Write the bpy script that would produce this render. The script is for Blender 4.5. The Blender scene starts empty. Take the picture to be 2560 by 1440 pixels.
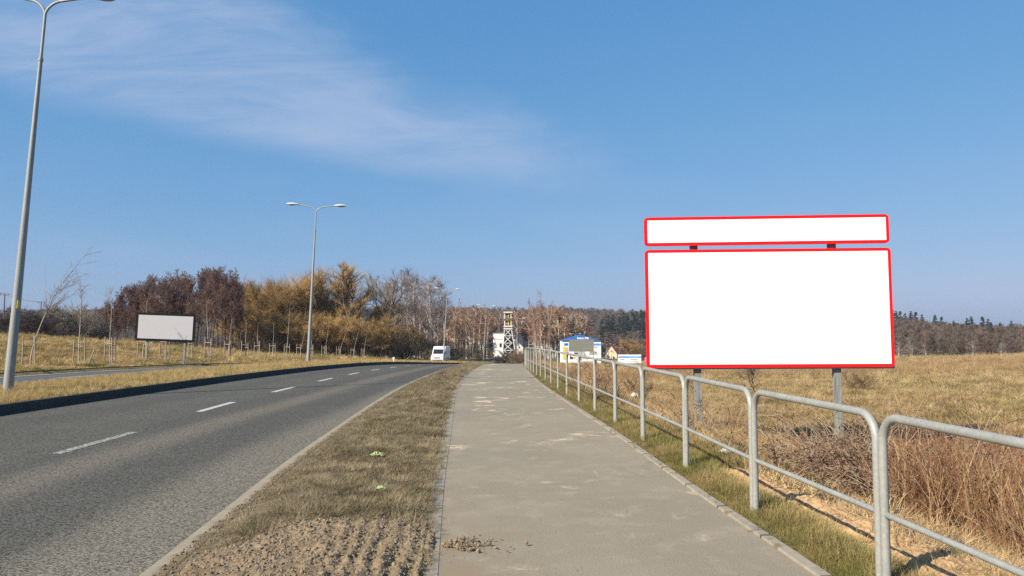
import bpy, math, random
import numpy as np
from mathutils import Vector, Matrix

# ------------------------------------------------------------------ camera, sky, sun, exposure
scene = bpy.context.scene
COL = scene.collection
EYE = 1.62
PITCH = math.radians(3.495)
FPX = 1850.0
cam_d = bpy.data.cameras.new("camera")
cam_d.sensor_width = 36.0
cam_d.lens = 36.0 * FPX / 2560.0
cam_d.clip_start = 0.05
cam_d.clip_end = 6000.0
cam = bpy.data.objects.new("camera", cam_d)
cam.location = (0, 0, EYE)
cam.rotation_euler = (math.radians(90) + PITCH, 0, 0)
COL.objects.link(cam)
scene.camera = cam

SUN_DIR = Vector((-0.75, -0.66, 0.0)).normalized()
SUN_ELEV = math.radians(34)
SUN_VEC = Vector((SUN_DIR.x * math.cos(SUN_ELEV), SUN_DIR.y * math.cos(SUN_ELEV), math.sin(SUN_ELEV)))
sun_d = bpy.data.lights.new("sun", 'SUN')
sun_d.energy = 4.9
sun_d.angle = math.radians(0.53)
sun_d.color = (1.0, 0.92, 0.77)
sun = bpy.data.objects.new("sun", sun_d)
sun.rotation_euler = SUN_VEC.to_track_quat('Z', 'Y').to_euler()
sun.location = (0, 0, 60)
COL.objects.link(sun)

world = bpy.data.worlds.new("World")
scene.world = world
world.use_nodes = True
wn = world.node_tree.nodes
wl = world.node_tree.links
for n in list(wn):
    wn.remove(n)


def wnode(t, **kw):
    n = wn.new(t)
    for k, v in kw.items():
        setattr(n, k, v)
    return n


def wmath(op, a, b=None, clamp=False):
    n = wnode('ShaderNodeMath', operation=op, use_clamp=clamp)
    for i, v in enumerate((a, b)):
        if v is None:
            continue
        if isinstance(v, (int, float)):
            n.inputs[i].default_value = v
        else:
            wl.new(v, n.inputs[i])
    return n.outputs[0]


def wsmooth(x, a, b):
    n = wnode('ShaderNodeMapRange', interpolation_type='SMOOTHSTEP')
    for k, v in (('Value', x), ('From Min', a), ('From Max', b)):
        if isinstance(v, (int, float)):
            n.inputs[k].default_value = v
        else:
            wl.new(v, n.inputs[k])
    return n.outputs[0]


sky = wnode('ShaderNodeTexSky', sky_type='NISHITA')
sky.sun_disc = False
sky.sun_elevation = SUN_ELEV
sky.sun_rotation = math.atan2(SUN_DIR.x, SUN_DIR.y)
sky.altitude = 300
sky.air_density = 1.0
sky.dust_density = 1.5
sky.ozone_density = 6.0
# cirrus drifting across the sky: a band described by world direction (x/y, z/y of the view ray)
tc = wnode('ShaderNodeTexCoord')
sep = wnode('ShaderNodeSeparateXYZ')
wl.new(tc.outputs['Generated'], sep.inputs[0])
yy = wmath('MAXIMUM', sep.outputs['Y'], 0.05)
ca = wmath('DIVIDE', sep.outputs['X'], yy)
cb = wmath('DIVIDE', sep.outputs['Z'], yy)
comb = wnode('ShaderNodeCombineXYZ')
wl.new(ca, comb.inputs[0])
wl.new(cb, comb.inputs[1])


def wnoise(rot, scale, detail, sx, sy, rough=0.55, dist=0.0):
    mp = wnode('ShaderNodeMapping')
    mp.inputs['Rotation'].default_value = (0, 0, rot)
    mp.inputs['Scale'].default_value = (sx, sy, 1)
    wl.new(comb.outputs[0], mp.inputs[0])
    nz = wnode('ShaderNodeTexNoise')
    nz.inputs['Scale'].default_value = scale
    nz.inputs['Detail'].default_value = detail
    nz.inputs['Roughness'].default_value = rough
    nz.inputs['Distortion'].default_value = dist
    wl.new(mp.outputs[0], nz.inputs['Vector'])
    return nz.outputs['Fac']


n_edge = wnoise(0.35, 3.0, 3.0, 1.0, 2.0)
edge = wmath('MULTIPLY', wmath('SUBTRACT', n_edge, 0.5), 0.05)
aa = wmath('MULTIPLY', ca, ca)
low = wmath('ADD', wmath('ADD', 0.183, edge), wmath('ADD', wmath('MULTIPLY', ca, -0.10), wmath('MULTIPLY', aa, 0.14)))
n_up = wnoise(0.5, 2.6, 6.0, 1.0, 1.8, 0.6, 0.3)
up = wmath('ADD', wmath('ADD', 0.312, wmath('MULTIPLY', wmath('SUBTRACT', n_up, 0.5), 0.42)), wmath('MULTIPLY', ca, -0.52))
m_low = wsmooth(cb, low, wmath('ADD', low, 0.055))
m_up = wsmooth(cb, wmath('ADD', up, 0.05), wmath('SUBTRACT', up, 0.11))
n_wisp = wnoise(0.30, 2.6, 10.0, 1.0, 5.0, 0.66, 0.7)
wisp = wsmooth(n_wisp, 0.32, 0.66)
right_fade = wsmooth(ca, 0.34, -0.02)
band = wmath('MULTIPLY', wmath('MULTIPLY', m_low, m_up), wmath('MULTIPLY', right_fade, wmath('ADD', 0.36, wmath('MULTIPLY', wisp, 0.64))))
# faint veil lower down
n_veil = wnoise(0.12, 2.0, 6.0, 1.0, 4.5, 0.6, 0.4)
veil = wmath('MULTIPLY', wsmooth(n_veil, 0.42, 0.8), wsmooth(cb, 0.36, 0.12))
mask = wmath('ADD', wmath('MULTIPLY', band, 0.60), wmath('MULTIPLY', veil, 0.22), clamp=True)
mixc = wnode('ShaderNodeMix', data_type='RGBA')
wl.new(mask, mixc.inputs['Factor'])
# camera-like response of the clear sky: per-channel contrast and gain
EXPO = 0.72
SKY_K = 10.0 / 2 ** EXPO
skr = wnode('ShaderNodeSeparateColor')
wl.new(sky.outputs[0], skr.inputs[0])
skc = wnode('ShaderNodeCombineColor')
for i_, (g_, k_) in enumerate(((0.90, 0.122), (0.47, 0.238), (0.29, 0.427))):
    wl.new(wmath('MULTIPLY', wmath('POWER', skr.outputs[i_], g_), k_ * SKY_K), skc.inputs[i_])
wl.new(skc.outputs[0], mixc.inputs['A'])
mixc.inputs['B'].default_value = (0.46 * SKY_K, 0.56 * SKY_K, 0.76 * SKY_K, 1)
bg = wnode('ShaderNodeBackground')
bg.inputs['Strength'].default_value = 0.1
wl.new(mixc.outputs['Result'], bg.inputs[0])
wo = wnode('ShaderNodeOutputWorld')
wl.new(bg.outputs[0], wo.inputs[0])

scene.view_settings.view_transform = 'Standard'
scene.view_settings.look = 'None'
scene.view_settings.exposure = EXPO
scene.view_settings.gamma = 1.0
scene.view_settings.use_curve_mapping = False
scene.render.engine = 'CYCLES'
scene.cycles.max_bounces = 5
scene.cycles.diffuse_bounces = 2
scene.cycles.glossy_bounces = 2
scene.cycles.transmission_bounces = 2
scene.cycles.transparent_max_bounces = 4
scene.cycles.use_denoising = False

# ------------------------------------------------------------------ helpers
rng = np.random.default_rng(7)
random.seed(7)


def pchip(xs, ys):
    xs = np.asarray(xs, float)
    ys = np.asarray(ys, float)
    h = np.diff(xs)
    d = np.diff(ys) / h
    m = np.zeros_like(ys)
    m[0], m[-1] = d[0], d[-1]
    for i in range(1, len(xs) - 1):
        m[i] = (d[i - 1] * h[i] + d[i] * h[i - 1]) / (h[i] + h[i - 1])

    def f(q):
        q = np.asarray(q, float)
        i = np.clip(np.searchsorted(xs, q) - 1, 0, len(xs) - 2)
        t = (q - xs[i]) / h[i]
        tc_ = np.clip(t, 0, 1)
        h00 = 2 * tc_**3 - 3 * tc_**2 + 1
        h10 = tc_**3 - 2 * tc_**2 + tc_
        h01 = -2 * tc_**3 + 3 * tc_**2
        h11 = tc_**3 - tc_**2
        r = h00 * ys[i] + h10 * h[i] * m[i] + h01 * ys[i + 1] + h11 * h[i] * m[i + 1]
        r = np.where(q < xs[0], ys[0] + m[0] * (q - xs[0]), r)
        return np.where(q > xs[-1], ys[-1] + m[-1] * (q - xs[-1]), r)
    return f


def sstep(a, b, x):
    t = np.clip((np.asarray(x, float) - a) / (b - a), 0, 1)
    return t * t * (3 - 2 * t)


def _hash(i, j, s):
    h = (i.astype(np.int64) * 374761393 + j.astype(np.int64) * 668265263 + s * 982451653) & 0x7fffffff
    h = ((h ^ (h >> 13)) * 1274126177) & 0x7fffffff
    h = h ^ (h >> 16)
    return (h & 0xffff) / 65535.0


def vnoise(x, y, s=0):
    x = np.asarray(x, float)
    y = np.asarray(y, float)
    xi, yi = np.floor(x), np.floor(y)
    fx, fy = x - xi, y - yi
    fx = fx * fx * (3 - 2 * fx)
    fy = fy * fy * (3 - 2 * fy)
    a, b = _hash(xi, yi, s), _hash(xi + 1, yi, s)
    c, d = _hash(xi, yi + 1, s), _hash(xi + 1, yi + 1, s)
    return (a * (1 - fx) + b * fx) * (1 - fy) + (c * (1 - fx) + d * fx) * fy - 0.5


def fbm(x, y, s=0, o=4):
    r, a, f = 0, 1.0, 1.0
    for k in range(o):
        r = r + a * vnoise(np.asarray(x) * f + 17.3 * k, np.asarray(y) * f - 9.1 * k, s + k)
        a *= 0.5
        f *= 2.03
    return r


def mesh_np(name, V, F, mats=(), uv=None, smooth=False, midx=None):
    """V (n,3); F list of (m,k) index arrays; uv per-vertex (n,2)."""
    if not isinstance(F, (list, tuple)) or np.isscalar(F[0][0]):
        F = [F]
    F = [np.asarray(f, np.int32) for f in F if len(f)]
    me = bpy.data.meshes.new(name)
    V = np.asarray(V, np.float32)
    me.vertices.add(len(V))
    me.vertices.foreach_set('co', V.ravel())
    loops = np.concatenate([f.ravel() for f in F])
    tot = np.concatenate([np.full(len(f), f.shape[1], np.int32) for f in F])
    start = np.concatenate([[0], np.cumsum(tot)[:-1]]).astype(np.int32)
    me.loops.add(len(loops))
    me.loops.foreach_set('vertex_index', loops)
    me.polygons.add(len(tot))
    me.polygons.foreach_set('loop_start', start)
    for m in mats:
        me.materials.append(m)
    if midx is not None:
        me.polygons.foreach_set('material_index', np.asarray(midx, np.int32))
    if uv is not None:
        l = me.uv_layers.new(name='UVMap')
        l.data.foreach_set('uv', np.asarray(uv, np.float32)[loops].ravel())
    me.polygons.foreach_set('use_smooth', np.full(len(tot), bool(smooth)))
    me.update(calc_edges=True)
    me.validate()
    return me


def link(name, me, parent=None, loc=(0, 0, 0), rot=(0, 0, 0)):
    o = bpy.data.objects.new(name, me)
    COL.objects.link(o)
    o.location = loc
    o.rotation_euler = rot
    if parent is not None:
        o.parent = parent
    return o


def tag(o, label=None, cat=None, group=None, kind=None):
    if label:
        o['label'] = label
    if cat:
        o['category'] = cat
    if group:
        o['group'] = group
    if kind:
        o['kind'] = kind
    return o


def thing(name, label, cat, loc=(0, 0, 0), rot=(0, 0, 0), group=None):
    o = link(name, None, None, loc, rot)
    o.empty_display_size = 0.3
    return tag(o, label, cat, group)


def copy_tree(o, parent=None):
    c = o.copy()
    COL.objects.link(c)
    if parent is not None:
        c.parent = parent
    for ch in list(o.children):
        copy_tree(ch, c)
    return c


class Geo:
    """collects shapes for one mesh"""

    def __init__(self):
        self.V, self.F, self.n = [], {}, 0

    def add(self, V, F):
        V = np.asarray(V, float)
        F = np.asarray(F, np.int64)
        self.V.append(V)
        self.F.setdefault(F.shape[1], []).append(F + self.n)
        self.n += len(V)
        return self

    def box(self, c, s, rz=0.0, taper=1.0, rx=0.0, ry=0.0):
        x, y, z = np.asarray(s, float) / 2
        t = taper
        V = np.array([[-x, -y, -z], [x, -y, -z], [x, y, -z], [-x, y, -z],
                      [-x * t, -y * t, z], [x * t, -y * t, z], [x * t, y * t, z], [-x * t, y * t, z]])
        R = np.array((Matrix.Rotation(rz, 3, 'Z') @ Matrix.Rotation(ry, 3, 'Y') @ Matrix.Rotation(rx, 3, 'X')))
        V = V @ R.T + np.asarray(c, float)
        return self.add(V, [[3, 2, 1, 0], [4, 5, 6, 7], [0, 1, 5, 4], [1, 2, 6, 5], [2, 3, 7, 6], [3, 0, 4, 7]])

    def tube(self, pts, r, k=10, caps=True):
        pts = np.asarray(pts, float)
        n = len(pts)
        r = np.broadcast_to(np.asarray(r, float), (n,))
        T = np.gradient(pts, axis=0)
        T /= np.linalg.norm(T, axis=1, keepdims=True) + 1e-9
        ref = np.array([0.0, 0, 1]) if abs(T[0][2]) < 0.9 else np.array([1.0, 0, 0])
        nx = np.cross(T[0], ref)
        nx /= np.linalg.norm(nx)
        V = []
        ang = np.arange(k) * 2 * math.pi / k
        for i in range(n):
            nx = nx - T[i] * np.dot(nx, T[i])
            nx /= np.linalg.norm(nx)
            ny = np.cross(T[i], nx)
            V.append(pts[i] + r[i] * (np.cos(ang)[:, None] * nx + np.sin(ang)[:, None] * ny))
        V = np.concatenate(V)
        i, j = np.meshgrid(np.arange(n - 1), np.arange(k), indexing='ij')
        a = i * k + j
        b = i * k + (j + 1) % k
        F = np.stack([a, b, b + k, a + k], -1).reshape(-1, 4)
        self.add(V, F)
        if caps:
            base = self.n - len(V)
            self.F.setdefault(k, []).append(np.array([np.arange(k)[::-1], np.arange(k) + (n - 1) * k]) + base)
        return self

    def prism(self, poly, d, axis='y', at=0.0):
        """extrude a 2-D outline (list of (u,v)) by depth d; axis y -> outline in xz."""
        P = np.asarray(poly, float)
        n = len(P)
        V = np.zeros((2 * n, 3))
        if axis == 'y':
            V[:n, 0], V[:n, 2], V[:n, 1] = P[:, 0], P[:, 1], at
            V[n:, 0], V[n:, 2], V[n:, 1] = P[:, 0], P[:, 1], at + d
        elif axis == 'x':
            V[:n, 1], V[:n, 2], V[:n, 0] = P[:, 0], P[:, 1], at
            V[n:, 1], V[n:, 2], V[n:, 0] = P[:, 0], P[:, 1], at + d
        else:
            V[:n, 0], V[:n, 1], V[:n, 2] = P[:, 0], P[:, 1], at
            V[n:, 0], V[n:, 1], V[n:, 2] = P[:, 0], P[:, 1], at + d
        base = self.n
        q = np.array([[i, (i + 1) % n, (i + 1) % n + n, i + n] for i in range(n)])
        self.add(V, q)
        self.F.setdefault(n, []).append(np.array([np.arange(n)[::-1], np.arange(n) + n]) + base)
        return self

    def ellipsoid(self, c, s, nu=14, nv=9, zcut=None):
        u = np.linspace(0, 2 * math.pi, nu, endpoint=False)
        v = np.linspace(-math.pi / 2, math.pi / 2, nv)
        V = np.array([[math.cos(b) * math.cos(a), math.cos(b) * math.sin(a), math.sin(b)] for b in v for a in u])
        if zcut is not None:
            V[:, 2] = np.maximum(V[:, 2], zcut)
        V = V * np.asarray(s) + np.asarray(c)
        F = [[i * nu + j, i * nu + (j + 1) % nu, (i + 1) * nu + (j + 1) % nu, (i + 1) * nu + j] for i in range(nv - 1) for j in range(nu)]
        return self.add(V, F)

    def build(self, name, mat, parent=None, smooth=False, loc=(0, 0, 0), rot=(0, 0, 0), bevel=0.0):
        V = np.concatenate(self.V)
        F = [np.concatenate(f) for f in self.F.values()]
        me = mesh_np(name, V, F, [mat], smooth=smooth)
        import bmesh
        bm = bmesh.new()
        bm.from_mesh(me)
        bmesh.ops.recalc_face_normals(bm, faces=bm.faces)
        bm.to_mesh(me)
        bm.free()
        o = link(name, me, parent, loc, rot)
        if bevel:
            md = o.modifiers.new('bevel', 'BEVEL')
            md.width = bevel
            md.segments = 2
            md.limit_method = 'ANGLE'
        if smooth:
            try:
                me.set_sharp_from_angle(angle=math.radians(40))
            except Exception:
                pass
        return o


def arc_pts(c, r, a0, a1, n, u=(1, 0, 0), v=(0, 0, 1)):
    u, v, c = np.asarray(u, float), np.asarray(v, float), np.asarray(c, float)
    a = np.linspace(a0, a1, n)[:, None]
    return c + r * (np.cos(a) * u + np.sin(a) * v)


# ------------------------------------------------------------------ materials
class Mat:
    def __init__(self, name, color=(0.5, 0.5, 0.5), rough=0.8, metal=0.0, spec=0.3):
        self.m = bpy.data.materials.new(name)
        self.m.use_nodes = True
        self.t = self.m.node_tree
        self.b = self.t.nodes['Principled BSDF']
        self.out = self.t.nodes['Material Output']
        self.b.inputs['Base Color'].default_value = (*color, 1)
        self.b.inputs['Roughness'].default_value = rough
        self.b.inputs['Metallic'].default_value = metal
        self.b.inputs['Specular IOR Level'].default_value = spec

    def node(self, t, **kw):
        n = self.t.nodes.new(t)
        for k, v in kw.items():
            setattr(n, k, v)
        return n

    def put(self, v, sock):
        if isinstance(v, (int, float)):
            sock.default_value = v
        elif isinstance(v, tuple):
            sock.default_value = (*v, 1) if len(v) == 3 and sock.type == 'RGBA' else v
        else:
            self.t.links.new(v, sock)

    def coord(self, kind='pos', scale=(1, 1, 1), rot=(0, 0, 0)):
        if kind == 'pos':
            o = self.node('ShaderNodeNewGeometry').outputs['Position']
        elif kind == 'uv':
            o = self.node('ShaderNodeUVMap').outputs[0]
        else:
            o = self.node('ShaderNodeTexCoord').outputs['Object']
        mp = self.node('ShaderNodeMapping')
        mp.inputs['Scale'].default_value = scale
        mp.inputs['Rotation'].default_value = rot
        self.put(o, mp.inputs[0])
        return mp.outputs[0]

    def noise(self, vec, scale=1.0, detail=4.0, rough=0.55, dist=0.0):
        n = self.node('ShaderNodeTexNoise')
        self.put(vec, n.inputs['Vector'])
        n.inputs['Scale'].default_value = scale
        n.inputs['Detail'].default_value = detail
        n.inputs['Roughness'].default_value = rough
        n.inputs['Distortion'].default_value = dist
        return n.outputs['Fac']

    def voronoi(self, vec, scale=1.0, feature='F1', out='Distance'):
        n = self.node('ShaderNodeTexVoronoi', feature=feature)
        self.put(vec, n.inputs['Vector'])
        n.inputs['Scale'].default_value = scale
        return n.outputs[out]

    def math(self, op, a, b=0.0, clamp=False):
        n = self.node('ShaderNodeMath', operation=op, use_clamp=clamp)
        self.put(a, n.inputs[0])
        self.put(b, n.inputs[1])
        return n.outputs[0]

    def ss(self, v, a, b, lo=0.0, hi=1.0):
        n = self.node('ShaderNodeMapRange', interpolation_type='SMOOTHSTEP')
        self.put(v, n.inputs['Value'])
        n.inputs['From Min'].default_value = a
        n.inputs['From Max'].default_value = b
        n.inputs['To Min'].default_value = lo
        n.inputs['To Max'].default_value = hi
        return n.outputs[0]

    def mix(self, f, a, b, blend='MIX'):
        n = self.node('ShaderNodeMix', data_type='RGBA', blend_type=blend)
        self.put(f, n.inputs['Factor'])
        self.put(a, n.inputs['A'])
        self.put(b, n.inputs['B'])
        return n.outputs['Result']

    def sepx(self, vec, i):
        n = self.node('ShaderNodeSeparateXYZ')
        self.put(vec, n.inputs[0])
        return n.outputs[i]

    def color(self, c):
        self.put(c, self.b.inputs['Base Color'])
        return self

    def roughness(self, v):
        self.put(v, self.b.inputs['Roughness'])
        return self

    def bump(self, h, strength=0.5, dist=0.01):
        n = self.node('ShaderNodeBump')
        n.inputs['Strength'].default_value = strength
        n.inputs['Distance'].default_value = dist
        self.put(h, n.inputs['Height'])
        self.t.links.new(n.outputs[0], self.b.inputs['Normal'])
        return self

    def rand(self):
        return self.node('ShaderNodeObjectInfo').outputs['Random']

    def translucent(self, color_sock, f=0.25):
        tr = self.node('ShaderNodeBsdfTranslucent')
        self.put(color_sock, tr.inputs[0])
        mx = self.node('ShaderNodeMixShader')
        mx.inputs[0].default_value = f
        self.t.links.new(self.b.outputs[0], mx.inputs[1])
        self.t.links.new(tr.outputs[0], mx.inputs[2])
        self.t.links.new(mx.outputs[0], self.out.inputs['Surface'])
        return self


def varied(name, c1, c2, scale=8.0, rough=0.8, metal=0.0, kind='obj', bump=0.0, stretch=(1, 1, 1), spec=0.3, detail=5.0):
    M = Mat(name, c1, rough, metal, spec)
    n = M.noise(M.coord(kind, stretch), scale, detail)
    M.color(M.mix(M.ss(n, 0.3, 0.7), c1, c2))
    if bump:
        M.bump(n, bump, 0.01)
    return M.m


def blade_mat(name, ca_, cb_, cc_, patch_scale=0.5, green=None, green_lo=0.5, green_hi=0.7, trans=0.25):
    """dry grass: colour by tuft, with larger patches of a second tone in world space"""
    cols = (ca_, cb_, cc_)
    M = Mat(name, cols[0], 0.75, 0, 0.15)
    r = M.rand()
    c = M.mix(r, cols[0], cols[1])
    p = M.coord('pos', (1, 1, 0.3))
    n1 = M.noise(p, patch_scale, 5.0, 0.6)
    c = M.mix(M.ss(n1, 0.35, 0.65), c, cols[2])
    if green is not None:
        n2 = M.noise(M.coord('pos', (1, 1, 0.0), (0, 0, 0.7)), patch_scale * 0.8, 4.0, 0.6)
        g = M.ss(M.math('ADD', n2, M.math('MULTIPLY', M.math('SUBTRACT', r, 0.5), 0.25)), green_lo, green_hi)
        c = M.mix(g, c, green)
    M.color(c)
    M.translucent(c, trans)
    return M.m
# ------------------------------------------------------------------ plan and profile of the place
def P(y):
    """height of the road and path along y: level, then over a crest and down into the valley"""
    y = np.asarray(y, float)
    a = -0.0004 * np.clip(y - 14, 0, 51) ** 2
    b = -0.042 * np.clip(y - 65, 0, 85)
    c = -0.0345 * np.clip(y - 150, 0, 330)
    return a + b + c


MED = pchip([-20, -10, 0, 5, 12, 19, 27, 36, 47, 57, 65, 85, 105, 143, 170, 197, 228, 290, 330, 375, 420, 600, 900],
            [-10.7, -11.2, -11.7, -12, -12.4, -12.85, -13, -13, -12.9, -12.65, -12.4, -11.3, -9.8, -5.6, 1.1, 10, 19, 37, 48, 59, 71, 120, 200])
LED = pchip([-20, 0, 8, 15, 20, 27.6, 38.6, 50, 60, 85, 105, 143, 170, 900],
            [-9.6, -10.1, -10.35, -10.42, -10.3, -10.17, -10.02, -9.85, -9.6, -8.7, -7.3, -3.2, 3.5, 203])
RED = pchip([-20, 0, 5, 6.7, 9.2, 13.2, 17.9, 22.9, 36, 50, 65, 85, 105, 143, 170, 900],
            [-1.2, -2.28, -2.53, -2.67, -2.88, -3.1, -3.32, -3.48, -3.56, -3.68, -3.6, -2.2, -0.5, 3.6, 10.3, 210])
PLE = pchip([-20, 0, 5, 8, 11.9, 19.3, 25.8, 32.7, 50, 65, 85, 105, 143, 170, 900],
            [1.2, -0.1, -0.49, -0.72, -0.97, -1.45, -1.72, -1.84, -2.05, -2.0, -0.7, 1.0, 5.1, 11.8, 211.5])
PRE = pchip([-20, 0, 5, 8, 12, 16, 22.4, 34.6, 56, 65, 85, 105, 143, 170, 900],
            [3.0, 2.28, 2.03, 1.84, 1.64, 1.37, 1.0, 0.71, 0.72, 0.75, 2.0, 3.7, 7.8, 14.5, 214.2])
RAIL = pchip([-4, 0.3, 2.4, 4.72, 6.66, 8.85, 11.1, 13.15, 15.2, 17.15, 19.2, 21.3, 25.4, 29.7, 34, 40, 46, 55],
             [2.72, 2.6, 2.48, 2.33, 2.17, 2.07, 1.95, 1.83, 1.70, 1.56, 1.43, 1.33, 1.16, 1.0, 0.87, 0.78, 0.80, 0.95])


def FLX(y):
    return MED(y) - 8.4


def FNX(y):
    return MED(y) - 2.35


def kerb_r(y):
    return RED(y) + 0.22


def hill_h(x, y):
    a = np.asarray(x, float) / np.maximum(np.asarray(y, float), 1.0)
    w = sstep(0.18, 0.42, a)
    d1 = 470 * (1 - w) + 265 * w
    d2 = 1000 * (1 - w) + 520 * w
    top = np.interp(a, [-0.7, -0.2, -0.09, -0.03, 0.04, 0.08, 0.16, 0.3, 0.5, 0.6, 0.7, 0.9],
                    [35, 37, 41, 37, 37, 34, 31, 18, 15, 9, 5, 2])
    t = sstep(0, 1, (y - d1) / (d2 - d1))
    return t * top + fbm(np.asarray(x) / 60, np.asarray(y) / 60, 5, 3) * 4 * t


def left_z(x, y):
    lat = FLX(y) - x
    raise_ = np.minimum(0.06 + 0.008 * np.clip(y - 38, 0, 100), 0.85)
    fade = 1 - 0.75 * sstep(75, 115, y)
    z = P(y) + 0.05 + raise_ * sstep(0, 3.5, lat)
    z = z + fade * 0.105 * (np.clip(lat - 3.5, 0, 21)) - 0.02 * np.clip(lat - 40, 0, 200)
    z = z + sstep(0.6, 4, lat) * (0.16 * fbm(x / 2.6, y / 2.6, 3, 4) + 0.25 * fbm(x / 14, y / 14, 9, 2))
    return z


def right_z(x, y):
    lat = x - (PRE(y) + 0.08)
    z = P(y) + 0.0 - 0.52 * sstep(0.75, 2.6, lat) - 0.55 * sstep(2.4, 6, lat)
    z = z + 0.0185 * np.clip(lat - 5, 0, 400) * (1 - 0.6 * sstep(200, 400, lat))
    b = sstep(0.35, 3.5, lat)
    z = z + b * (0.10 * fbm(x / 1.6, y / 1.6, 21, 4) + 0.22 * fbm(x / 12, y / 12, 29, 2) + sstep(25, 60, y) * 1.1 * fbm(x / 45, y / 45, 33, 2))
    return z


def median_z(x, y):
    a, b = FNX(y), LED(y)
    t = np.clip((x - a) / (b - a), 0, 1)
    return P(y) + 0.03 + 0.10 * t + 0.05 * np.sin(t * math.pi) ** 0.8 + 0.04 * fbm(x / 0.8, y / 0.8, 41, 3)


def verge_z(x, y):
    a, b = kerb_r(y), PLE(y) - 0.11
    t = np.clip((x - a) / (b - a), 0, 1)
    return P(y) - 0.002 + np.sin(t * math.pi) * (0.05 + 0.035 * fbm(x / 0.5, y / 0.5, 51, 3))


def zsurf(x, y):
    x = np.asarray(x, float)
    y = np.asarray(y, float)
    z = np.where(x < FLX(y), left_z(x, y), P(y) - 0.05)
    z = np.where((x >= FNX(y)) & (x < LED(y)), median_z(x, y), z)
    z = np.where((x >= kerb_r(y)) & (x < PLE(y) - 0.11), verge_z(x, y), z)
    z = np.where(x >= PRE(y) + 0.08, right_z(x, y), z)
    return z + hill_h(x, y)


def zs(x, y):
    return float(zsurf(np.array([x]), np.array([y]))[0])


def at(u, v_or_none, d):
    """a point at distance d (along y) seen at column u"""
    return (u - 1280) / FPX * d * 0.999


def z_at(v, d):
    """height of what is seen at row v at distance d"""
    return EYE + math.tan(math.atan((720 - v) / FPX) + PITCH) * d


# ------------------------------------------------------------------ ground sheet
M_GROUND = Mat('ground_soil_and_thatch', (0.2, 0.15, 0.08), 0.95, 0, 0.1)
_p = M_GROUND.coord('pos')
_n1 = M_GROUND.noise(_p, 0.35, 6, 0.6)
_n2 = M_GROUND.noise(_p, 9.0, 6, 0.65)
_c = M_GROUND.mix(M_GROUND.ss(_n1, 0.35, 0.65), (0.25, 0.185, 0.085), (0.17, 0.15, 0.06))
_c = M_GROUND.mix(M_GROUND.ss(_n2, 0.3, 0.75), M_GROUND.mix(0.6, _c, (0.09, 0.065, 0.035)), _c)
M_GROUND.color(_c).bump(_n2, 0.9, 0.08)


def ygrid(y0, y1, near=0.25):
    ys = [y0]
    while ys[-1] < y1:
        y = ys[-1]
        ys.append(y + (near if y < 26 else near * (1 + (y - 26) / 14.0)))
    return np.array(ys)


def build_ground():
    ys = ygrid(-14, 1500, 0.25)
    latL = np.array([0, .15, .4, .8, 1.2, 1.7, 2.3, 3, 3.6, 4.3, 5, 6, 7, 8, 9.5, 11, 13, 15, 17.5, 20, 23, 26, 30, 35, 40, 47, 55, 65, 80, 100, 130, 170, 230, 320, 450, 700, 1100])
    latR = np.concatenate([[0, .12], np.arange(0.25, 4.0, 0.2), np.arange(4, 10, 0.5), np.arange(10, 30, 1.5), np.arange(30, 80, 5), np.arange(80, 300, 20), [300, 350, 420, 520, 700, 1000, 1500]])
    Y = ys[:, None]
    XL = FLX(ys)[:, None] - latL[::-1][None, :]
    ZL = left_z(XL, np.broadcast_to(Y, XL.shape))
    ZL = ZL + hill_h(XL, np.broadcast_to(Y, XL.shape))
    mid = np.linspace(0.04, 0.96, 7)
    a, b = FLX(ys)[:, None], PRE(ys)[:, None] + 0.08
    XM = a + (b - a) * mid
    ZM = np.broadcast_to(P(ys)[:, None] - 0.45, XM.shape) + hill_h(XM, np.broadcast_to(Y, XM.shape))
    XR = PRE(ys)[:, None] + 0.08 + latR[None, :]
    YR = np.broadcast_to(Y, XR.shape)
    ZR = right_z(XR, YR) + hill_h(XR, YR)
    X = np.concatenate([XL, XM, XR], 1)
    Z = np.concatenate([ZL, ZM, ZR], 1)
    YY = np.broadcast_to(Y, X.shape)
    V = np.stack([X, YY, Z], -1).reshape(-1, 3)
    n, m = X.shape
    i, j = np.meshgrid(np.arange(n - 1), np.arange(m - 1), indexing='ij')
    q = i * m + j
    F = np.stack([q, q + 1, q + m + 1, q + m], -1).reshape(-1, 4)
    me = mesh_np('ground', V, F, [M_GROUND.m], smooth=True)
    tag(link('ground', me), kind='structure')


build_ground()


def loft(name, fx0, fx1, fz, nl, ys, mat, skirt=0.3, kind='structure', smooth=True, parent=None):
    """strip between two plan curves; UV = metres across, metres along"""
    t = np.linspace(0, 1, nl)
    x0, x1 = fx0(ys)[:, None], fx1(ys)[:, None]
    X = x0 + (x1 - x0) * t
    Y = np.broadcast_to(ys[:, None], X.shape)
    Z = fz(X, Y)
    U = X - x0
    if skirt:
        X = np.concatenate([X[:, :1], X, X[:, -1:]], 1)
        Z = np.concatenate([Z[:, :1] - skirt, Z, Z[:, -1:] - skirt], 1)
        Y = np.broadcast_to(ys[:, None], X.shape)
        U = np.concatenate([U[:, :1], U, U[:, -1:]], 1)
    n, m = X.shape
    V = np.stack([X, Y, Z], -1).reshape(-1, 3)
    i, j = np.meshgrid(np.arange(n - 1), np.arange(m - 1), indexing='ij')
    q = i * m + j
    F = np.stack([q, q + 1, q + m + 1, q + m], -1).reshape(-1, 4)
    me = mesh_np(name, V, F, [mat], uv=np.stack([U, Y], -1).reshape(-1, 2), smooth=False)
    o = link(name, me, parent)
    if kind:
        tag(o, kind=kind)
    return o


YS = ygrid(-12, 560, 0.5)
YN = ygrid(-12, 110, 0.2)

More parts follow.
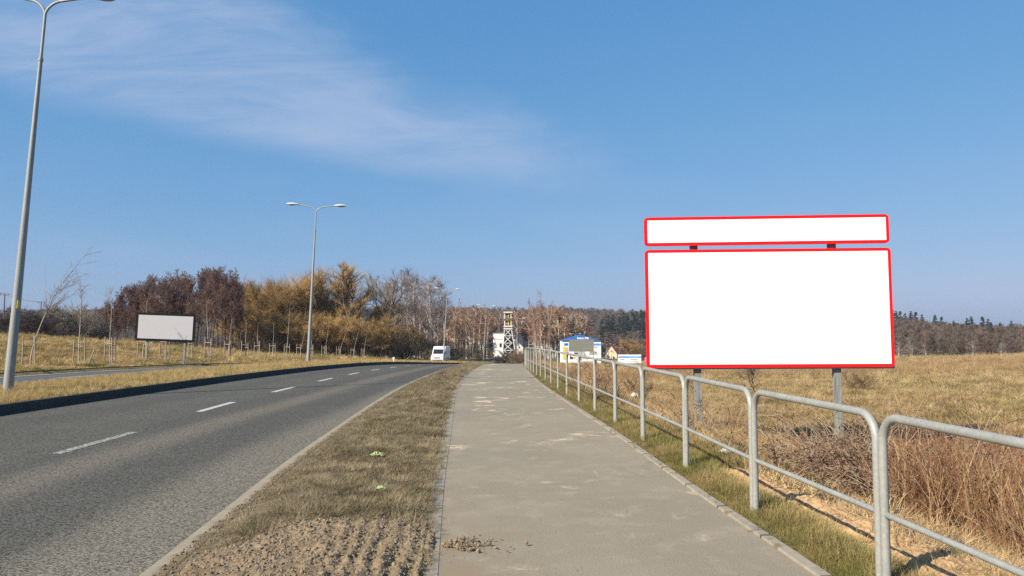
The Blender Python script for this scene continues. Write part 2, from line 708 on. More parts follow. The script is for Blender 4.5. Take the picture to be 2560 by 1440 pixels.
# asphalt of the near carriageway: wheel tracks and a dusty strip follow the road
M_ROAD = Mat('road_asphalt', (0.1, 0.1, 0.1), 0.95, 0, 0.12)
_uv = M_ROAD.coord('uv')
_u = M_ROAD.sepx(_uv, 0)
_p = M_ROAD.coord('pos')
_wob = M_ROAD.math('MULTIPLY', M_ROAD.math('SUBTRACT', M_ROAD.noise(M_ROAD.coord('uv', (0.6, 0.08, 1)), 1.0, 3), 0.5), 0.9)
_uu = M_ROAD.math('ADD', _u, _wob)
_tr = 0.0
_dust = M_ROAD.math('MULTIPLY', M_ROAD.ss(_uu, 4.25, 4.95), M_ROAD.ss(_uu, 5.65, 4.95))
_edge = M_ROAD.ss(_uu, 6.3, 7.05)
_dk1 = M_ROAD.math('MULTIPLY', M_ROAD.ss(_uu, 5.2, 5.8), M_ROAD.ss(_uu, 6.7, 6.1))
_dk2 = M_ROAD.math('MULTIPLY', M_ROAD.ss(_uu, 3.75, 4.05), M_ROAD.ss(_uu, 4.7, 4.35))
_dk3 = M_ROAD.math('MULTIPLY', M_ROAD.ss(_uu, 0.7, 1.3), M_ROAD.ss(_uu, 2.2, 1.6))
_g = M_ROAD.noise(_p, 95.0, 2, 0.6)
_g2 = M_ROAD.noise(_p, 38.0, 2, 0.6)
_big = M_ROAD.noise(_p, 0.7, 4)
_c = M_ROAD.mix(M_ROAD.ss(_big, 0.3, 0.7), (0.082, 0.078, 0.066), (0.102, 0.096, 0.081))
_c = M_ROAD.mix(M_ROAD.math('MULTIPLY', M_ROAD.math('ADD', _dk1, M_ROAD.math('ADD', _dk2, _dk3)), 0.55), _c, (0.058, 0.056, 0.051))
_c = M_ROAD.mix(M_ROAD.math('MULTIPLY', _dust, 0.75), _c, (0.205, 0.172, 0.128))
_c = M_ROAD.mix(M_ROAD.math('MULTIPLY', _edge, 0.7), _c, (0.26, 0.225, 0.165))
_sp = M_ROAD.ss(M_ROAD.math('ADD', M_ROAD.math('MULTIPLY', _g, 0.6), M_ROAD.math('MULTIPLY', _g2, 0.4)), 0.40, 0.60)
_c = M_ROAD.mix(_sp, M_ROAD.mix(0.80, _c, (0.012, 0.012, 0.012)), M_ROAD.mix(0.20, _c, (0.40, 0.39, 0.34)))
M_ROAD.color(_c).bump(_g2, 0.5, 0.012)
loft('road', LED, RED, lambda x, y: P(y) - 0.045, 5, YS, M_ROAD.m, 0.3)

M_FROAD = Mat('far_road_asphalt', (0.12, 0.12, 0.12), 0.8, 0, 0.3)
_p = M_FROAD.coord('pos')
_n = M_FROAD.noise(_p, 60.0, 3, 0.7)
_n1 = M_FROAD.noise(M_FROAD.coord('uv', (1.2, 0.05, 1)), 1.0, 3)
_c = M_FROAD.mix(M_FROAD.ss(_n1, 0.3, 0.7), (0.085, 0.085, 0.085), (0.12, 0.118, 0.113))
M_FROAD.color(M_FROAD.mix(M_FROAD.ss(_n, 0.35, 0.65), M_FROAD.mix(0.4, _c, (0.03, 0.03, 0.03)), _c))
loft('far_road', FLX, FNX, lambda x, y: P(y) - 0.09, 4, YS, M_FROAD.m, 0.3)

# kerbs
M_KERB = Mat('kerb_concrete', (0.3, 0.29, 0.27), 0.9, 0, 0.2)
_uv = M_KERB.coord('uv')
_v = M_KERB.sepx(_uv, 1)
_fr = M_KERB.math('FRACT', _v)
_jn = M_KERB.math('MAXIMUM', M_KERB.ss(_fr, 0.03, 0.0), M_KERB.ss(_fr, 0.97, 1.0))
_st = M_KERB.node('ShaderNodeTexWhiteNoise', noise_dimensions='1D')
M_KERB.put(M_KERB.math('FLOOR', _v), _st.inputs['W'])
_n = M_KERB.noise(M_KERB.coord('pos'), 12, 6, 0.65)
_c = M_KERB.mix(M_KERB.ss(_n, 0.3, 0.75), (0.052, 0.049, 0.043), (0.085, 0.080, 0.068))
_c = M_KERB.mix(M_KERB.math('MULTIPLY', _st.outputs[0], 0.35), _c, (0.036, 0.034, 0.030))
_c = M_KERB.mix(_jn, _c, (0.04, 0.04, 0.035))
M_KERB.color(_c).bump(_n, 0.3, 0.01)


def kerb_profile(name, fx, outline, ys, mat):
    """sweep an (offset, height) outline along a plan curve"""
    o = np.asarray(outline, float)
    X = fx(ys)[:, None] + o[:, 0]
    Z = P(ys)[:, None] + o[:, 1]
    Y = np.broadcast_to(ys[:, None], X.shape)
    n, m = X.shape
    V = np.stack([X, Y, Z], -1).reshape(-1, 3)
    i, j = np.meshgrid(np.arange(n - 1), np.arange(m - 1), indexing='ij')
    q = i * m + j
    F = np.stack([q, q + 1, q + m + 1, q + m], -1).reshape(-1, 4)
    arc = np.concatenate([[0], np.cumsum(np.hypot(np.diff(ys), np.diff(fx(ys))))])
    uv = np.stack([np.broadcast_to(o[:, 0], X.shape), np.broadcast_to(arc[:, None], X.shape)], -1).reshape(-1, 2)
    return tag(link(name, mesh_np(name, V, F, [mat], uv=uv, smooth=False)), kind='structure')


kerb_profile('kerb', LED, [(-0.16, 0.02), (-0.16, 0.155), (-0.025, 0.16), (-0.004, 0.14), (0.012, -0.3)], YN, M_KERB.m)
kerb_profile('kerb', FNX, [(-0.012, -0.4), (0.004, 0.0), (0.025, 0.03), (0.15, 0.03), (0.15, -0.1)], YN, M_KERB.m)
kerb_profile('kerb', FLX, [(-0.15, 0.0), (-0.15, 0.075), (-0.025, 0.08), (-0.004, 0.06), (0.012, -0.4)], YN, M_KERB.m)
# flush dusty kerb between road and verge
M_GUT = Mat('dusty_flush_kerb', (0.3, 0.28, 0.25), 0.95, 0, 0.1)
_p = M_GUT.coord('pos')
_n = M_GUT.noise(_p, 6, 6, 0.7)
_n2 = M_GUT.noise(_p, 60, 3, 0.7)
_v = M_GUT.math('FRACT', M_GUT.sepx(M_GUT.coord('uv'), 1))
_j = M_GUT.math('MULTIPLY', M_GUT.ss(_v, 0.02, 0.0), 0.6)
_c = M_GUT.mix(M_GUT.ss(_n, 0.35, 0.7), (0.26, 0.225, 0.168), (0.31, 0.265, 0.195))
_c = M_GUT.mix(M_GUT.ss(_n2, 0.6, 0.75), _c, (0.2, 0.17, 0.12))
_x = M_GUT.sepx(M_GUT.coord('uv'), 0)
_nn = M_GUT.noise(_p, 3.5, 7, 0.7)
_sp = M_GUT.ss(M_GUT.math('ADD', M_GUT.math('MULTIPLY', _x, 2.2), _nn), 0.72, 0.92)
_c = M_GUT.mix(_sp, _c, (0.15, 0.115, 0.07))
_c = M_GUT.mix(M_GUT.ss(M_GUT.math('SUBTRACT', _nn, M_GUT.math('MULTIPLY', _x, 1.6)), 0.50, 0.62), _c, (0.25, 0.205, 0.145))
M_GUT.color(M_GUT.mix(_j, _c, (0.14, 0.115, 0.085)))
kerb_profile('kerb', RED, [(-0.02, -0.3), (0.0, -0.03), (0.03, -0.004), (0.2, 0.002), (0.222, -0.003), (0.224, -0.3)], YN, M_GUT.m)

# footpath
M_PATH = Mat('footpath_asphalt', (0.3, 0.28, 0.25), 0.9, 0, 0.2)
_p = M_PATH.coord('pos')
_uv = M_PATH.coord('uv')
_g = M_PATH.noise(_p, 90.0, 3, 0.7)
_big = M_PATH.noise(_p, 0.55, 4)
_md = M_PATH.noise(_p, 3.0, 5, 0.6)
_c = M_PATH.mix(M_PATH.ss(_big, 0.35, 0.65), (0.272, 0.233, 0.172), (0.305, 0.260, 0.188))
_c = M_PATH.mix(M_PATH.math('MULTIPLY', M_PATH.ss(_md, 0.48, 0.68), 0.6), _c, (0.35, 0.30, 0.22))
_c = M_PATH.mix(M_PATH.ss(_g, 0.36, 0.62), M_PATH.mix(0.42, _c, (0.05, 0.047, 0.042)), _c)
# blown sand in thin patches: streaked near the camera, blotchy further on
_s1 = M_PATH.noise(M_PATH.coord('pos', (1.0, 1.0, 0), (0, 0, -0.15)), 1.1, 8, 0.68, 0.4)
_s2 = M_PATH.noise(M_PATH.coord('pos', (1.6, 0.55, 0), (0, 0, 0.3)), 1.6, 8, 0.72, 0.8)
_s3 = M_PATH.noise(M_PATH.coord('pos', (1, 1, 0)), 0.42, 3)
_u = M_PATH.sepx(_uv, 0)
_lane = M_PATH.math('MULTIPLY', M_PATH.ss(_u, 0.25, 0.6), M_PATH.ss(_u, 1.05, 0.7))
_t = M_PATH.math('ADD', _s1, M_PATH.math('MULTIPLY', M_PATH.math('SUBTRACT', _s3, 0.5), 0.35))
_t = M_PATH.math('ADD', _t, M_PATH.math('MULTIPLY', _lane, M_PATH.ss(M_PATH.sepx(_uv, 1), 12, 20, 0, 0.07)))
_sand = M_PATH.ss(_t, 0.57, 0.70)
_sand2 = M_PATH.ss(_s2, 0.57, 0.72)
_c = M_PATH.mix(M_PATH.math('MULTIPLY', _sand2, 0.55), _c, (0.44, 0.355, 0.235))
_c = M_PATH.mix(M_PATH.math('MULTIPLY', _sand, 0.85), _c, (0.62, 0.50, 0.33))
_dirt = M_PATH.math('MULTIPLY', M_PATH.ss(_u, 1.15, 0.1), M_PATH.ss(M_PATH.sepx(_uv, 1), 8.5, 5.0))
_dirt = M_PATH.math('MULTIPLY', _dirt, M_PATH.ss(M_PATH.noise(_p, 2.6, 7, 0.7), 0.36, 0.62))
_c = M_PATH.mix(M_PATH.math('MULTIPLY', _dirt, 0.75), _c, (0.235, 0.18, 0.115))
_v1 = M_PATH.voronoi(_p, 9.0)
_dot = M_PATH.math('MULTIPLY', M_PATH.ss(_v1, 0.11, 0.06), M_PATH.ss(_md, 0.45, 0.6))
_c = M_PATH.mix(M_PATH.math('MULTIPLY', _dot, 0.7), _c, (0.14, 0.11, 0.08))
M_PATH.color(_c).bump(_g, 0.35, 0.006)
loft('footpath', PLE, PRE, lambda x, y: P(y) + 0 * x, 4, YS, M_PATH.m, 0.3)
M_EDG = Mat('path_edging_concrete', (0.3, 0.29, 0.26), 0.9, 0, 0.2)
_p = M_EDG.coord('pos')
_n = M_EDG.noise(_p, 9, 6, 0.7)
_v = M_EDG.math('FRACT', M_EDG.sepx(M_EDG.coord('uv'), 1))
_j = M_EDG.math('MAXIMUM', M_EDG.ss(_v, 0.035, 0.0), M_EDG.ss(_v, 0.965, 1.0))
_c = M_EDG.mix(M_EDG.ss(_n, 0.3, 0.7), (0.235, 0.21, 0.165), (0.31, 0.275, 0.215))
_c = M_EDG.mix(M_EDG.ss(M_EDG.noise(_p, 3.2, 5, 0.7), 0.56, 0.64), _c, (0.16, 0.125, 0.075))
M_EDG.color(M_EDG.mix(_j, _c, (0.05, 0.045, 0.035)))
kerb_profile('path_edging', PLE, [(-0.135, -0.3), (-0.13, 0.004), (-0.004, 0.004), (-0.0005, 0.002), (0.0005, -0.02)], YN, M_EDG.m)
kerb_profile('path_edging', PRE, [(0.0, -0.02), (0.008, 0.020), (0.085, 0.022), (0.09, -0.3)], YN, M_EDG.m)

# earth under the grass of verge and median
M_EARTH = varied('verge_earth', (0.10, 0.075, 0.042), (0.19, 0.15, 0.085), 14, 0.95, kind='pos', bump=0.8)
loft('verge', kerb_r, lambda y: PLE(y) - 0.12, verge_z, 14, YN, M_EARTH, 0.3)
loft('median', lambda y: FNX(y) + 0.14, lambda y: LED(y) - 0.15, lambda x, y: median_z(x, y), 14, YS, M_GROUND.m, 0.4)

# painted lines
M_PAINT = Mat('worn_road_paint', (0.62, 0.6, 0.53), 0.7, 0, 0.3)
_n = M_PAINT.noise(M_PAINT.coord('pos'), 22, 6, 0.75)
_fade = M_PAINT.ss(M_PAINT.sepx(M_PAINT.coord('pos'), 1), 15.5, 13.0, 0.0, 0.085)
_c = M_PAINT.mix(M_PAINT.ss(M_PAINT.math('SUBTRACT', _n, _fade), 0.38, 0.52), (0.11, 0.105, 0.09), (0.54, 0.515, 0.44))
M_PAINT.color(_c)
LANE = pchip([5, 10.4, 12.8, 16, 21.5, 27, 32.5, 38, 43.5, 60, 105], [-5.9, -6.3, -6.38, -6.66, -6.85, -6.98, -7.1, -7.15, -7.1, -6.75, -4.1])
g = Geo()
y = 10.35
for k in range(-2, 18):
    y0 = 10.35 + 5.5 * k
    ys = np.linspace(y0, y0 + 2.25, 6)
    xs = LANE(ys)
    zz = P(ys) - 0.041
    V = np.concatenate([np.stack([xs - 0.08, ys, zz], -1), np.stack([xs + 0.08, ys, zz], -1)])
    g.add(V, [[i, i + 6, i + 7, i + 1] for i in range(5)])
o = g.build('lane_markings', M_PAINT.m)
tag(o, kind='structure')
g = Geo()
fl = lambda ys: MED(ys) - 5.35
for k in range(0, 16):
    y0 = 16 + 7.0 * k
    ys = np.linspace(y0, y0 + 3.6, 6)
    xs, zz = fl(ys), P(ys) - 0.086
    V = np.concatenate([np.stack([xs - 0.07, ys, zz], -1), np.stack([xs + 0.07, ys, zz], -1)])
    g.add(V, [[i, i + 6, i + 7, i + 1] for i in range(5)])
ys = ygrid(0, 110, 0.5)
for off in (-8.1, -2.7):
    xs, zz = MED(ys) + off, P(ys) - 0.086
    V = np.concatenate([np.stack([xs - 0.08, ys, zz], -1), np.stack([xs + 0.08, ys, zz], -1)])
    n = len(ys)
    g.add(V, [[i, i + n, i + n + 1, i + 1] for i in range(n - 1)])
tag(g.build('far_lane_markings', varied('far_road_paint', (0.5, 0.5, 0.47), (0.66, 0.65, 0.6), 9, 0.7, kind='pos')), kind='structure')

# ------------------------------------------------------------------ bare churned soil on the verge, raw earth bank beside the path
M_SOIL = Mat('churned_soil', (0.25, 0.18, 0.11), 0.95, 0, 0.1)
_p = M_SOIL.coord('pos')
_n = M_SOIL.noise(_p, 16, 7, 0.7)
_n2 = M_SOIL.noise(_p, 2.2, 4)
_c = M_SOIL.mix(M_SOIL.ss(_n2, 0.35, 0.65), (0.20, 0.150, 0.097), (0.27, 0.205, 0.132))
M_SOIL.color(M_SOIL.mix(M_SOIL.ss(_n, 0.3, 0.7), M_SOIL.mix(0.35, _c, (0.12, 0.09, 0.055)), _c)).bump(_n, 0.8, 0.02)


def clods(x, y, s, cell):
    """rounded lumps"""
    gx, gy = np.asarray(x) / cell, np.asarray(y) / cell
    best = np.full(gx.shape, 9.0)
    hh = np.zeros(gx.shape)
    for di in (-1, 0, 1):
        for dj in (-1, 0, 1):
            ci, cj = np.floor(gx) + di, np.floor(gy) + dj
            px, py = ci + _hash(ci, cj, s), cj + _hash(ci, cj, s + 1)
            d = np.hypot(gx - px, gy - py) / (0.45 + 0.5 * _hash(ci, cj, s + 2))
            h = _hash(ci, cj, s + 3)
            upd = d < best
            best = np.where(upd, d, best)
            hh = np.where(upd, h, hh)
    return np.sqrt(np.clip(1 - best ** 2, 0, 1)) * hh


def grid_patch(name, fx0, fx1, y0, y1, nx, ny, fz, mat, kind='structure'):
    ys = np.linspace(y0, y1, ny)
    t = np.linspace(0, 1, nx)
    X = fx0(ys)[:, None] + (fx1(ys) - fx0(ys))[:, None] * t
    Y = np.broadcast_to(ys[:, None], X.shape)
    T = np.broadcast_to(t, X.shape)
    Z = fz(X, Y, T)
    V = np.stack([X, Y, Z], -1).reshape(-1, 3)
    i, j = np.meshgrid(np.arange(ny - 1), np.arange(nx - 1), indexing='ij')
    q = i * nx + j
    F = np.stack([q, q + 1, q + nx + 1, q + nx], -1).reshape(-1, 4)
    return tag(link(name, mesh_np(name, V, F, [mat], smooth=True)), kind=kind)


def soil_amount(x, y):
    """1 on the churned patch, 0 in the grass"""
    lat = (x - kerb_r(y)) / (PLE(y) - kerb_r(y))
    far = 6.75 + 0.35 * vnoise(x * 1.3, y * 0 + 3.3, 71) - 0.9 * sstep(0.45, 0.0, lat) + 0.25 * sstep(0.5, 0.8, lat)
    return sstep(-0.25, 0.9, far - y + 0.5 * fbm(x * 2.5, y * 2.5, 72, 3))


def soil_z(X, Y, T):
    amt = soil_amount(X, Y)
    base = np.where(X < PLE(Y) - 0.12, verge_z(X, Y), P(Y) - 0.02)
    # ruts left by a digger bucket, running towards the road's far end
    s = X + 0.06 * Y + 0.11 * fbm(X * 1.6, Y * 1.1, 78, 3)
    ruts = sstep(-1.55, -1.15, X) * sstep(-0.35, -0.75, X) * sstep(6.7, 6.1, Y)
    z = 0.004 + 0.012 * np.sin(T * math.pi) ** 0.7
    z = z + ruts * (0.012 * np.sin(s * 2 * math.pi / 0.125) * (0.6 + 1.2 * np.clip(fbm(X * 4, Y * 1.2, 79, 2) + 0.3, 0, 1)) + 0.015 * sstep(5.5, 6.4, Y))
    z = z + 0.016 * clods(X, Y, 3, 0.085) + 0.014 * clods(X, Y, 13, 0.045) + 0.010 * clods(X, Y, 19, 0.024) + 0.022 * fbm(X * 3, Y * 3, 77, 6)
    spill = sstep(-0.06, 0.06, X - PLE(Y) + 0.05)
    spa = sstep(0.48, 0.1, np.hypot((X - PLE(Y) - 0.05) / 0.45, (Y - 5.72) / 0.75))
    a = np.where(spill > 0.5, spa * 0.5, amt * sstep(0, 0.05, T))
    return base - 0.03 + a * (z + 0.03) - 0.05 * (1 - sstep(0, 0.2, a))


grid_patch('soil', kerb_r, lambda y: PLE(y) + 0.62, 2.6, 7.2, 230, 380, soil_z, M_SOIL.m)

M_BANK = Mat('raw_earth_bank', (0.4, 0.27, 0.15), 0.95, 0, 0.1)
_p = M_BANK.coord('pos')
_n = M_BANK.noise(_p, 11, 7, 0.7)
_w = M_BANK.mix(0.25, _p, M_BANK.node('ShaderNodeTexNoise').outputs['Color'])
_v1 = M_BANK.voronoi(_w, 9.0, 'DISTANCE_TO_EDGE')
_ck = M_BANK.ss(_v1, 0.035, 0.0)
_c = M_BANK.mix(M_BANK.ss(_n, 0.3, 0.7), (0.40, 0.245, 0.12), (0.52, 0.345, 0.18))
M_BANK.color(M_BANK.mix(M_BANK.math('MULTIPLY', _ck, 0.5), _c, (0.14, 0.09, 0.05))).bump(M_BANK.math('SUBTRACT', _n, _ck), 0.6, 0.02)


def bank_lat(y):
    return 0.55 - 0.12 * sstep(6, 3, y)


def bank_z(X, Y, T):
    z = right_z(X, Y)
    e = np.sin(T * math.pi) * sstep(9.3, 8.4, Y) * sstep(-3, -2, Y)
    return z - 0.06 + e ** 0.5 * (0.10 + 0.05 * fbm(X * 2.2, Y * 2.2, 88, 4) + 0.045 * clods(X, Y, 23, 0.13) + 0.02 * clods(X, Y, 33, 0.06))


grid_patch('earth_bank', lambda y: RAIL(y) + 0.22 + 0.14 * vnoise(y * 1.7, y * 0, 91), lambda y: RAIL(y) + 1.22 + 0.25 * vnoise(y * 1.3, y * 0 + 5, 92) - 0.35 * sstep(6, 9, y), -3, 9.4, 60, 420, bank_z, M_BANK.m)
# ------------------------------------------------------------------ scatter (one geometry-nodes object per kind of ground cover)
SRC = bpy.data.collections


def proto_collection(name, meshes):
    c = bpy.data.collections.new(name)
    for i, me in enumerate(meshes):
        o = bpy.data.objects.new('%s_%02d' % (name, i), me)
        c.objects.link(o)
    return c


def scatter(name, label, cat, meshes, pts, rot, scl, mat=None, kind='stuff'):
    n = len(pts)
    me = bpy.data.meshes.new(name)
    me.vertices.add(n)
    me.vertices.foreach_set('co', np.asarray(pts, np.float32).ravel())
    a = me.attributes.new('rot', 'FLOAT_VECTOR', 'POINT')
    a.data.foreach_set('vector', np.asarray(rot, np.float32).ravel())
    a = me.attributes.new('scl', 'FLOAT_VECTOR', 'POINT')
    scl = np.asarray(scl, np.float32)
    if scl.ndim == 1:
        scl = np.repeat(scl[:, None], 3, 1)
    a.data.foreach_set('vector', scl.ravel())
    a = me.attributes.new('idx', 'INT', 'POINT')
    a.data.foreach_set('value', rng.integers(0, len(meshes), n).astype(np.int32))
    o = link(name, me)
    tag(o, label, cat, kind=kind)
    ng = bpy.data.node_groups.new(name + '_nodes', 'GeometryNodeTree')
    ng.interface.new_socket('Geometry', in_out='INPUT', socket_type='NodeSocketGeometry')
    ng.interface.new_socket('Geometry', in_out='OUTPUT', socket_type='NodeSocketGeometry')
    N, L = ng.nodes, ng.links
    gi, go = N.new('NodeGroupInput'), N.new('NodeGroupOutput')
    ci = N.new('GeometryNodeCollectionInfo')
    ci.inputs['Collection'].default_value = proto_collection(name + '_source', meshes)
    ci.inputs['Separate Children'].default_value = True
    ci.inputs['Reset Children'].default_value = True
    ip = N.new('GeometryNodeInstanceOnPoints')
    ip.inputs['Pick Instance'].default_value = True

    def named(nm, t):
        q = N.new('GeometryNodeInputNamedAttribute')
        q.data_type = t
        q.inputs['Name'].default_value = nm
        return q.outputs['Attribute']
    L.new(gi.outputs[0], ip.inputs['Points'])
    L.new(ci.outputs[0], ip.inputs['Instance'])
    L.new(named('idx', 'INT'), ip.inputs['Instance Index'])
    e2r = N.new('FunctionNodeEulerToRotation')
    L.new(named('rot', 'FLOAT_VECTOR'), e2r.inputs[0])
    L.new(e2r.outputs[0], ip.inputs['Rotation'])
    L.new(named('scl', 'FLOAT_VECTOR'), ip.inputs['Scale'])
    L.new(ip.outputs[0], go.inputs[0])
    md = o.modifiers.new('scatter', 'NODES')
    md.node_group = ng
    return o


def tuft(nb, h, w, spread, lean=0.5, bend=0.8, seed=0, mat=None, segs=3, flat=0.0):
    """one tuft of grass: tapered bent ribbons. flat: 0 upright .. 1 lying down"""
    r = np.random.default_rng(seed)
    a0 = r.uniform(0, 2 * math.pi, nb)
    rr = spread * np.sqrt(r.uniform(0, 1, nb))
    bx, by = rr * np.cos(a0), rr * np.sin(a0)
    az = a0 + r.normal(0, 0.9, nb)
    L = h * r.uniform(0.45, 1.1, nb)
    inc = np.clip(r.normal(lean, 0.3, nb), 0.02, 1.35) * (1 - flat) + flat * r.uniform(0.9, 1.5, nb)
    bd = bend * r.uniform(0.3, 1.3, nb)
    V, F = [], []
    p = np.stack([bx, by, np.full(nb, -0.01)], -1)
    side = np.stack([-np.sin(az), np.cos(az), np.zeros(nb)], -1)
    tw = r.normal(0, 0.5, nb)
    ww = w * r.uniform(0.6, 1.3, nb)
    rows = []
    for s in range(segs + 1):
        t = s / segs
        wd = (ww * (1 - t) ** 0.7 if s < segs else ww * 0.05)[:, None]
        sd = side * np.cos(tw * t)[:, None]
        rows.append((p - sd * wd / 2, p + sd * wd / 2))
        ang = np.minimum(inc + bd * t, 1.62)
        st = np.stack([np.sin(ang) * np.cos(az), np.sin(ang) * np.sin(az), np.cos(ang)], -1) * (L / segs)[:, None]
        p = p + st
        p[:, 2] = np.maximum(p[:, 2], 0.0)
    V = np.stack([np.stack(q, 1) for q in rows], 1)  # nb, segs+1, 2, 3
    k = 2 * (segs + 1)
    V = V.reshape(nb, k, 3)
    base = (np.arange(nb) * k)[:, None, None]
    q = np.array([[2 * s, 2 * s + 1, 2 * s + 3, 2 * s + 2] for s in range(segs)])[None]
    F = (base + q).reshape(-1, 4)
    return mesh_np('tuft', V.reshape(-1, 3), F, [mat])


def in_view(x, y, m=0.06):
    a = x / np.maximum(y, 0.1)
    return (np.abs(a) < 0.695 + m)


def polar_points(n, d0, d1, a0, a1, power=0.0):
    """points log-uniform in distance, uniform in bearing: even over the picture"""
    u = rng.uniform(0, 1, n)
    d = d0 * (d1 / d0) ** u
    a = rng.uniform(a0, a1, n)
    return a * d, d


def lay(x, y, tilt=0.15, dz=0.0):
    z = zsurf(x, y) + dz
    n = len(x)
    rot = np.stack([rng.normal(0, tilt, n), rng.normal(0, tilt, n), rng.uniform(0, 6.28, n)], -1)
    return np.stack([x, y, z], -1), rot


# materials of grasses
G_VERGE = blade_mat('verge_grass_blades', (0.252, 0.204, 0.122), (0.142, 0.116, 0.066), (0.335, 0.268, 0.168), 2.2, (0.16, 0.142, 0.06), 0.54, 0.76)
G_MED = blade_mat('median_straw_blades', (0.464, 0.335, 0.146), (0.361, 0.254, 0.103), (0.516, 0.387, 0.181), 0.8, (0.215, 0.189, 0.069), 0.60, 0.8)
G_LEFT = blade_mat('left_field_straw_blades', (0.516, 0.353, 0.161), (0.396, 0.267, 0.111), (0.568, 0.402, 0.197), 0.35, (0.198, 0.177, 0.054), 0.50, 0.60)
G_RIGHT = blade_mat('right_field_straw_blades', (0.482, 0.329, 0.165), (0.361, 0.238, 0.111), (0.550, 0.390, 0.214), 0.4, (0.292, 0.234, 0.089), 0.55, 0.7)
G_GREEN = blade_mat('greenish_field_blades', (0.440, 0.310, 0.151), (0.345, 0.248, 0.109), (0.510, 0.368, 0.198), 0.5, (0.310, 0.253, 0.094), 0.50, 0.68)
G_SHO = blade_mat('shoulder_grass_blades', (0.310, 0.245, 0.099), (0.215, 0.181, 0.065), (0.387, 0.292, 0.133), 1.6, (0.163, 0.172, 0.043), 0.46, 0.66)
G_BROWN = blade_mat('brown_sedge_blades', (0.361, 0.237, 0.116), (0.267, 0.168, 0.077), (0.447, 0.310, 0.159), 0.3)

T_VERGE = [tuft(46, 0.075, 0.0052, 0.12, 0.95, 0.9, 100 + i, G_VERGE, 2) for i in range(5)] + \
          [tuft(46, 0.13, 0.0050, 0.12, 0.4, 0.6, 110 + i, G_VERGE, 2, 0.95) for i in range(4)]
T_MED = [tuft(42, 0.24, 0.0075, 0.11, 0.5, 0.9, 120 + i, G_MED) for i in range(5)] + [tuft(34, 0.34, 0.007, 0.1, 0.35, 1.1, 127 + i, G_MED) for i in range(2)]
T_LEFT = [tuft(44, 0.22, 0.010, 0.16, 0.7, 0.9, 130 + i, G_LEFT) for i in range(4)] + [tuft(44, 0.34, 0.010, 0.18, 0.4, 0.7, 137 + i, G_LEFT, 3, 0.92) for i in range(3)]
T_RIGHT = [tuft(56, 0.34, 0.0065, 0.16, 0.5, 0.5, 140 + i, G_RIGHT, 3, 0.97) for i in range(5)] + [tuft(44, 0.20, 0.006, 0.13, 0.8, 0.9, 147 + i, G_RIGHT) for i in range(3)]
T_GREEN = [tuft(52, 0.22, 0.007, 0.15, 0.7, 0.7, 150 + i, G_GREEN, 3, 0.85) for i in range(4)]
T_SHO = [tuft(50, 0.13, 0.0048, 0.10, 0.5, 0.9, 160 + i, G_SHO) for i in range(5)] + [tuft(44, 0.16, 0.005, 0.11, 0.4, 0.9, 167 + i, G_SHO, 3, 0.8) for i in range(3)]
T_BROWN = [tuft(44, 0.26, 0.008, 0.15, 0.6, 0.7, 170 + i, G_BROWN) for i in range(4)]


def sc_of(d, base=1.0, k=40.0, lo=0.75, hi=1.25):
    return base * (1 + d / k) * rng.uniform(lo, hi, len(d))


# verge grass
n = 42000
d = 3.0 * (72 / 3.0) ** rng.uniform(0, 1, n)
t = rng.uniform(0.02, 0.985, n)
x = kerb_r(d) + (PLE(d) - 0.155 - kerb_r(d)) * t
edge_thin = sstep(0.02, 0.40, t + 0.12 * fbm(x * 2, d * 2, 61, 2))
keep = (rng.uniform(0, 1, n) > soil_amount(x, d) * 0.985) & (rng.uniform(0, 1, n) < 0.10 + 0.90 * edge_thin) & in_view(x, d)
bare = fbm(x * 0.9, d * 0.9, 66, 3)
keep &= rng.uniform(0, 1, n) < np.clip(1.05 + 2.4 * bare, 0.15, 1)
x, d = x[keep], d[keep]
p, r = lay(x, d, 0.2)
s = sc_of(d, 0.66, 55, 0.5, 1.45)
scatter('verge_grass', 'short matted olive brown grass on the verge between road and footpath', 'grass', T_VERGE, p, r, s)

# tufts hanging over the path edges
n = 900
d = 5.0 * (60 / 5.0) ** rng.uniform(0, 1, n)
x = np.where(rng.uniform(0, 1, n) < 0.55, PLE(d) - 0.12, PRE(d) + 0.07) + rng.normal(0, 0.03, n)
keep = (fbm(x * 2, d * 1.5, 67, 2) > 0.05)
x, d = x[keep], d[keep]
p, r = lay(x, d, 0.25)
p[:, 2] = P(d) + 0.012
scatter('edge_grass', 'tufts of dry grass creeping over the footpath edging', 'grass', T_VERGE, p, r, rng.uniform(0.35, 0.7, len(d)))

# median straw
n = 33000
d = 4.0 * (130 / 4.0) ** rng.uniform(0, 1, n)
t = rng.uniform(0.0, 1.0, n)
x = FNX(d) + 0.16 + (LED(d) - 0.19 - FNX(d) - 0.13) * t
keep = in_view(x, d, 0.9)
x, d, t = x[keep], d[keep], t[keep]
p, r = lay(x, d, 0.2)
s = sc_of(d, 0.55, 90) * (0.70 + 0.35 * np.sin(t * math.pi))
scatter('median_grass', 'dry straw coloured grass along the raised median of the road', 'grass', T_MED, p, r, s)

# field on the left
n = 36000
a = rng.uniform(-0.80, -0.14, n)
d = 24.0 * (120 / 24.0) ** rng.uniform(0, 1, n)
x = a * d
keep = (FLX(d) - x > 0.15) & (FLX(d) - x < 60)
x, d = x[keep], d[keep]
p, r = lay(x, d, 0.25)
lat = FLX(d) - x
lump = 0.55 + 1.5 * np.clip(fbm(x / 1.5, d / 1.5, 62, 3) + 0.1, 0, 1)
s = sc_of(d, 0.75, 55) * lump * (0.55 + 0.45 * sstep(0.2, 2.5, lat))
scatter('left_field_grass', 'yellow tussocky grass with green patches on the rising field across the road', 'grass', T_LEFT, p, r, s)

